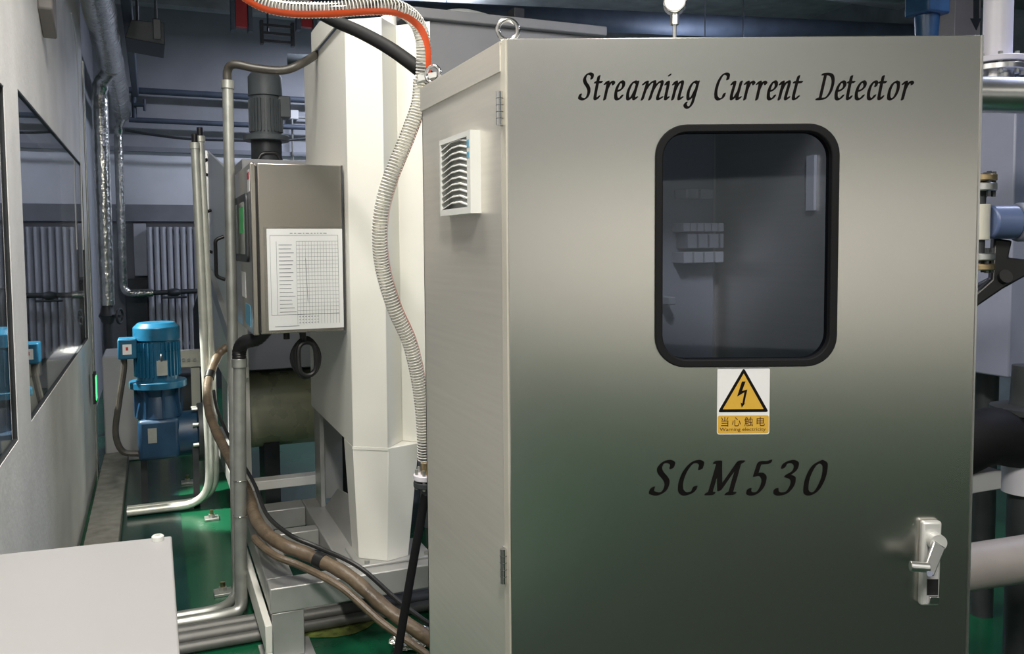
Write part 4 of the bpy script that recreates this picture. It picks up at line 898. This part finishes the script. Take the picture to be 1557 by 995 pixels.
# ------------------------------------------------------------------ right hand side
def RD(d, x, y): return PD(d, x, y)
cn = RD(3.0, 1539, 380); zr0 = RD(3.0, 1539, 577).z
tb_ = thing('steel_tank', (cn.x+.6, cn.y+.5, 0), 'large blue grey flat-sided steel tank to the right of the cabinet', 'tank')
MB().box((cn.x, cn.y, zr0), (cn.x+1.6, cn.y+1.5, 2.02)).build('tank_wall', 'tank_blue', tb_, bevel=.006)
for lx in (.15, 1.3):
    for ly in (.2, 1.2): MB().cyl((cn.x+lx, cn.y+ly, 0), (cn.x+lx, cn.y+ly, zr0), .04, 16).build('leg', 'dark_steel', tb_)
a, b = RD(2.5, 1440, 143), RD(2.5, 1600, 146)
e_ = a-(b-a)*.6; g_ = b+(b-a)*2.2; MB().tube(fillet([V((e_.x, e_.y, 0)), e_, g_, V((g_.x, g_.y, 0))], .15, 8), .052, 28).build('steel_pipe', 'satin', None, label='thick horizontal stainless pipe above the valve', cat='pipe')
q = RD(3.3, 1517, 60); wp = thing('white_riser', (q.x, q.y, 2.03), 'white vertical pipe with a bolted flange at its foot', 'pipe')
zf = RD(3.3, 1517, 98).z
MB().cyl((q.x, q.y, zf+.02), (q.x, q.y, ZC), .052, 24).build('tube', 'pipe_white', wp)
MB().cyl((q.x, q.y, zf), (q.x, q.y, zf+.022), .105, 28).build('flange', 'pipe_white', wp, bevel=.003)
MB().cyl((q.x, q.y, zf-.03), (q.x, q.y, zf-.006), .10, 28).build('flange', 'satin', wp, bevel=.003)
for k in range(8): MB().cyl((q.x+.083*math.cos(k*PI/4), q.y+.083*math.sin(k*PI/4), zf-.045), (q.x+.083*math.cos(k*PI/4), q.y+.083*math.sin(k*PI/4), zf+.035), .009, 6).build('bolt', 'zinc', wp)
MB().cyl((q.x, q.y, 2.021), (q.x, q.y, zf-.02), .06, 24).build('stub', 'satin', wp)
a = RD(5.6, 1437, 40); b = RD(5.6, 1482, 40)
sc_ = thing('brown_column', ((a.x+b.x)/2, a.y, 0), 'brownish grey square column with a dark flow arrow', 'column')
cw = (b-a).length
xa_, xb_ = PY(a.y, 1452, 30).x, PY(a.y, 1491, 30).x
MB().box((xa_, a.y, 0), (xb_, a.y+.16, ZC)).build('shaft', 'column_brown', sc_, bevel=.004)
q = RD(4.0, 1484, 20); MB().slab([PY(a.y-.006, *p_) for p_ in ((1481, -40), (1489, -40), (1489, 28), (1492, 28), (1485, 46), (1476, 28), (1481, 28))], (0, .005, 0)).build('flow_arrow', 'dark_steel', sc_)
q = RD(4.0, 1410, 10); um = thing('upper_motor', (q.x, q.y, 2.3), 'blue painted machine part seen above the cabinet door edge', 'motor')
MB().box((q.x-.07, q.y-.07, RD(4, 1410, 24).z), (q.x+.07, q.y+.07, 2.95)).build('housing', 'gear_blue', um, bevel=.01)
MB().cyl((q.x, q.y, 2.95), (q.x, q.y, ZC), .03, 12).build('rod', 'dark_steel', um)
MB().lathe((q.x, q.y, 2.04), (0, 0, 1), [(0, .03), (RD(4, 1410, 24).z-2.04, .055)], 16).build('nozzle', 'gear_blue', um)
# flanged valve: two flanges with bolts, transmitter body
vc = RD(2.45, 1489, 340); va_ = thing('flow_transmitter', (vc.x, vc.y, 0), 'blue round transmitter on a flanged steel pipe beside the cabinet', 'transmitter')
def vz(y): return RD(2.45, 1492, y).z
pv = RD(2.68, 1462, 440); MB().cyl((pv.x, pv.y, 0), (pv.x, pv.y, pv.z), .03, 18).build('post', 'dark_steel', va_)
MB().cyl((vc.x, vc.y, vz(400)), (vc.x, vc.y, vz(275)), .016, 18).build('spool', 'dark_steel', va_)
MB().cyl((vc.x, vc.y, vz(365)), (vc.x, vc.y, vz(311)), .028, 24).build('neck', 'cream', va_, bevel=.002)
for y0, y1, mt in ((276, 266, 'brass'), (291, 279, 'satin'), (396, 385, 'satin'), (411, 401, 'brass')):
    MB().cyl((vc.x, vc.y, vz(y0)), (vc.x, vc.y, vz(y1)), .043, 28).build('flange', mt, va_, bevel=.003)
for k in range(6):
    a = k*PI/3+.3; x, y = vc.x+.034*math.cos(a), vc.y+.034*math.sin(a)
    MB().cyl((x, y, vz(300)), (x, y, vz(262)), .0065, 6).build('bolt', 'dark_steel', va_); MB().cyl((x, y, vz(415)), (x, y, vz(377)), .0065, 6).build('bolt', 'dark_steel', va_)
t0 = RD(2.45, 1504, 338); t1_ = RD(2.45, 1545, 338); t2_ = RD(2.45, 1580, 338)
MB().cyl(t0, t1_, .048, 28).build('housing', 'transmitter', va_, bevel=.006)
MB().cyl(t1_, t2_, .056, 28).build('end_cover', 'tank_blue', va_, bevel=.006)
MB().slab([RD(2.47, 1512, 362), RD(2.47, 1540, 366), RD(2.47, 1534, 392), RD(2.47, 1570, 395), RD(2.47, 1575, 412), RD(2.47, 1525, 440), RD(2.47, 1484, 468), RD(2.47, 1482, 448), RD(2.47, 1508, 425)], (.02, .03, 0)).build('bracket', 'black', va_, bevel=.006)
MB().cyl((pv.x, pv.y, pv.z-.03), RD(2.46, 1530, 420), .020, 18).build('bracket_arm', 'black', va_)
MB().box((pv.x-.06, pv.y-.06, 0), (pv.x+.06, pv.y+.06, .02)).build('foot', 'dark_steel', va_)
# pump and pipes below
pc = RD(2.9, 1560, 620); pp = thing('flanged_pump', (pc.x, pc.y, 0), 'dark flanged pump body with a pale lower pipe under the blue grey tank', 'pump')
MB().lathe((pc.x, pc.y, RD(2.9, 1560, 690).z), (0, 0, 1), [(0, .075), (.13, .075), (.14, .11), (.16, .11), (.165, .05), (.30, .045)], 28).build('casing', 'dark_steel', pp)
MB().cyl((pc.x, pc.y, RD(2.9, 1560, 750).z), (pc.x, pc.y, RD(2.9, 1560, 690).z), .07, 24).build('lower_pipe', 'pipe_white', pp)
MB().cyl((pc.x, pc.y, 0), (pc.x, pc.y, RD(2.9, 1560, 750).z), .05, 24).build('pedestal', 'dark_steel', pp)
q = RD(2.85, 1500, 665); MB().tube(fillet([RD(2.85, 1440, 690), RD(2.85, 1500, 660), RD(2.9, 1560, 672)], .1, 6), .095, 20).build('volute', 'rubber', pp)
a, b = RD(2.8, 1465, 738), RD(2.8, 1540, 735)
MB().box((a.x-.2, a.y, a.z-.035), (b.x+.03, a.y+.12, a.z+.03)).build('pump_shelf', 'machine_grey', pp, bevel=.004)
MB().box((a.x-.2, a.y+.02, 0), (a.x-.14, a.y+.1, a.z-.035)).build('shelf_leg', 'dark_steel', pp)
a, b = RD(2.5, 1440, 868), RD(2.5, 1590, 845)
lp_ = c_ = a-(b-a)*.12; g_ = b+(b-a)*1.25; MB().tube(fillet([V((c_.x, c_.y, 0)), c_, a.lerp(b, .5), g_, V((g_.x, g_.y, 0))], .12, 8), .066, 24).build('suction_pipe', 'column_brown', None, label='thick dull pipe low behind the cabinet above the floor', cat='pipe')
q = b+(b-a)*.45; sp_ = MB().box((q.x-.04, q.y-.04, 0), (q.x+.04, q.y+.04, q.z-.06)).build('pipe_support', 'dark_steel', None, bevel=.004, label='dark post holding up the low dull pipe', cat='support')
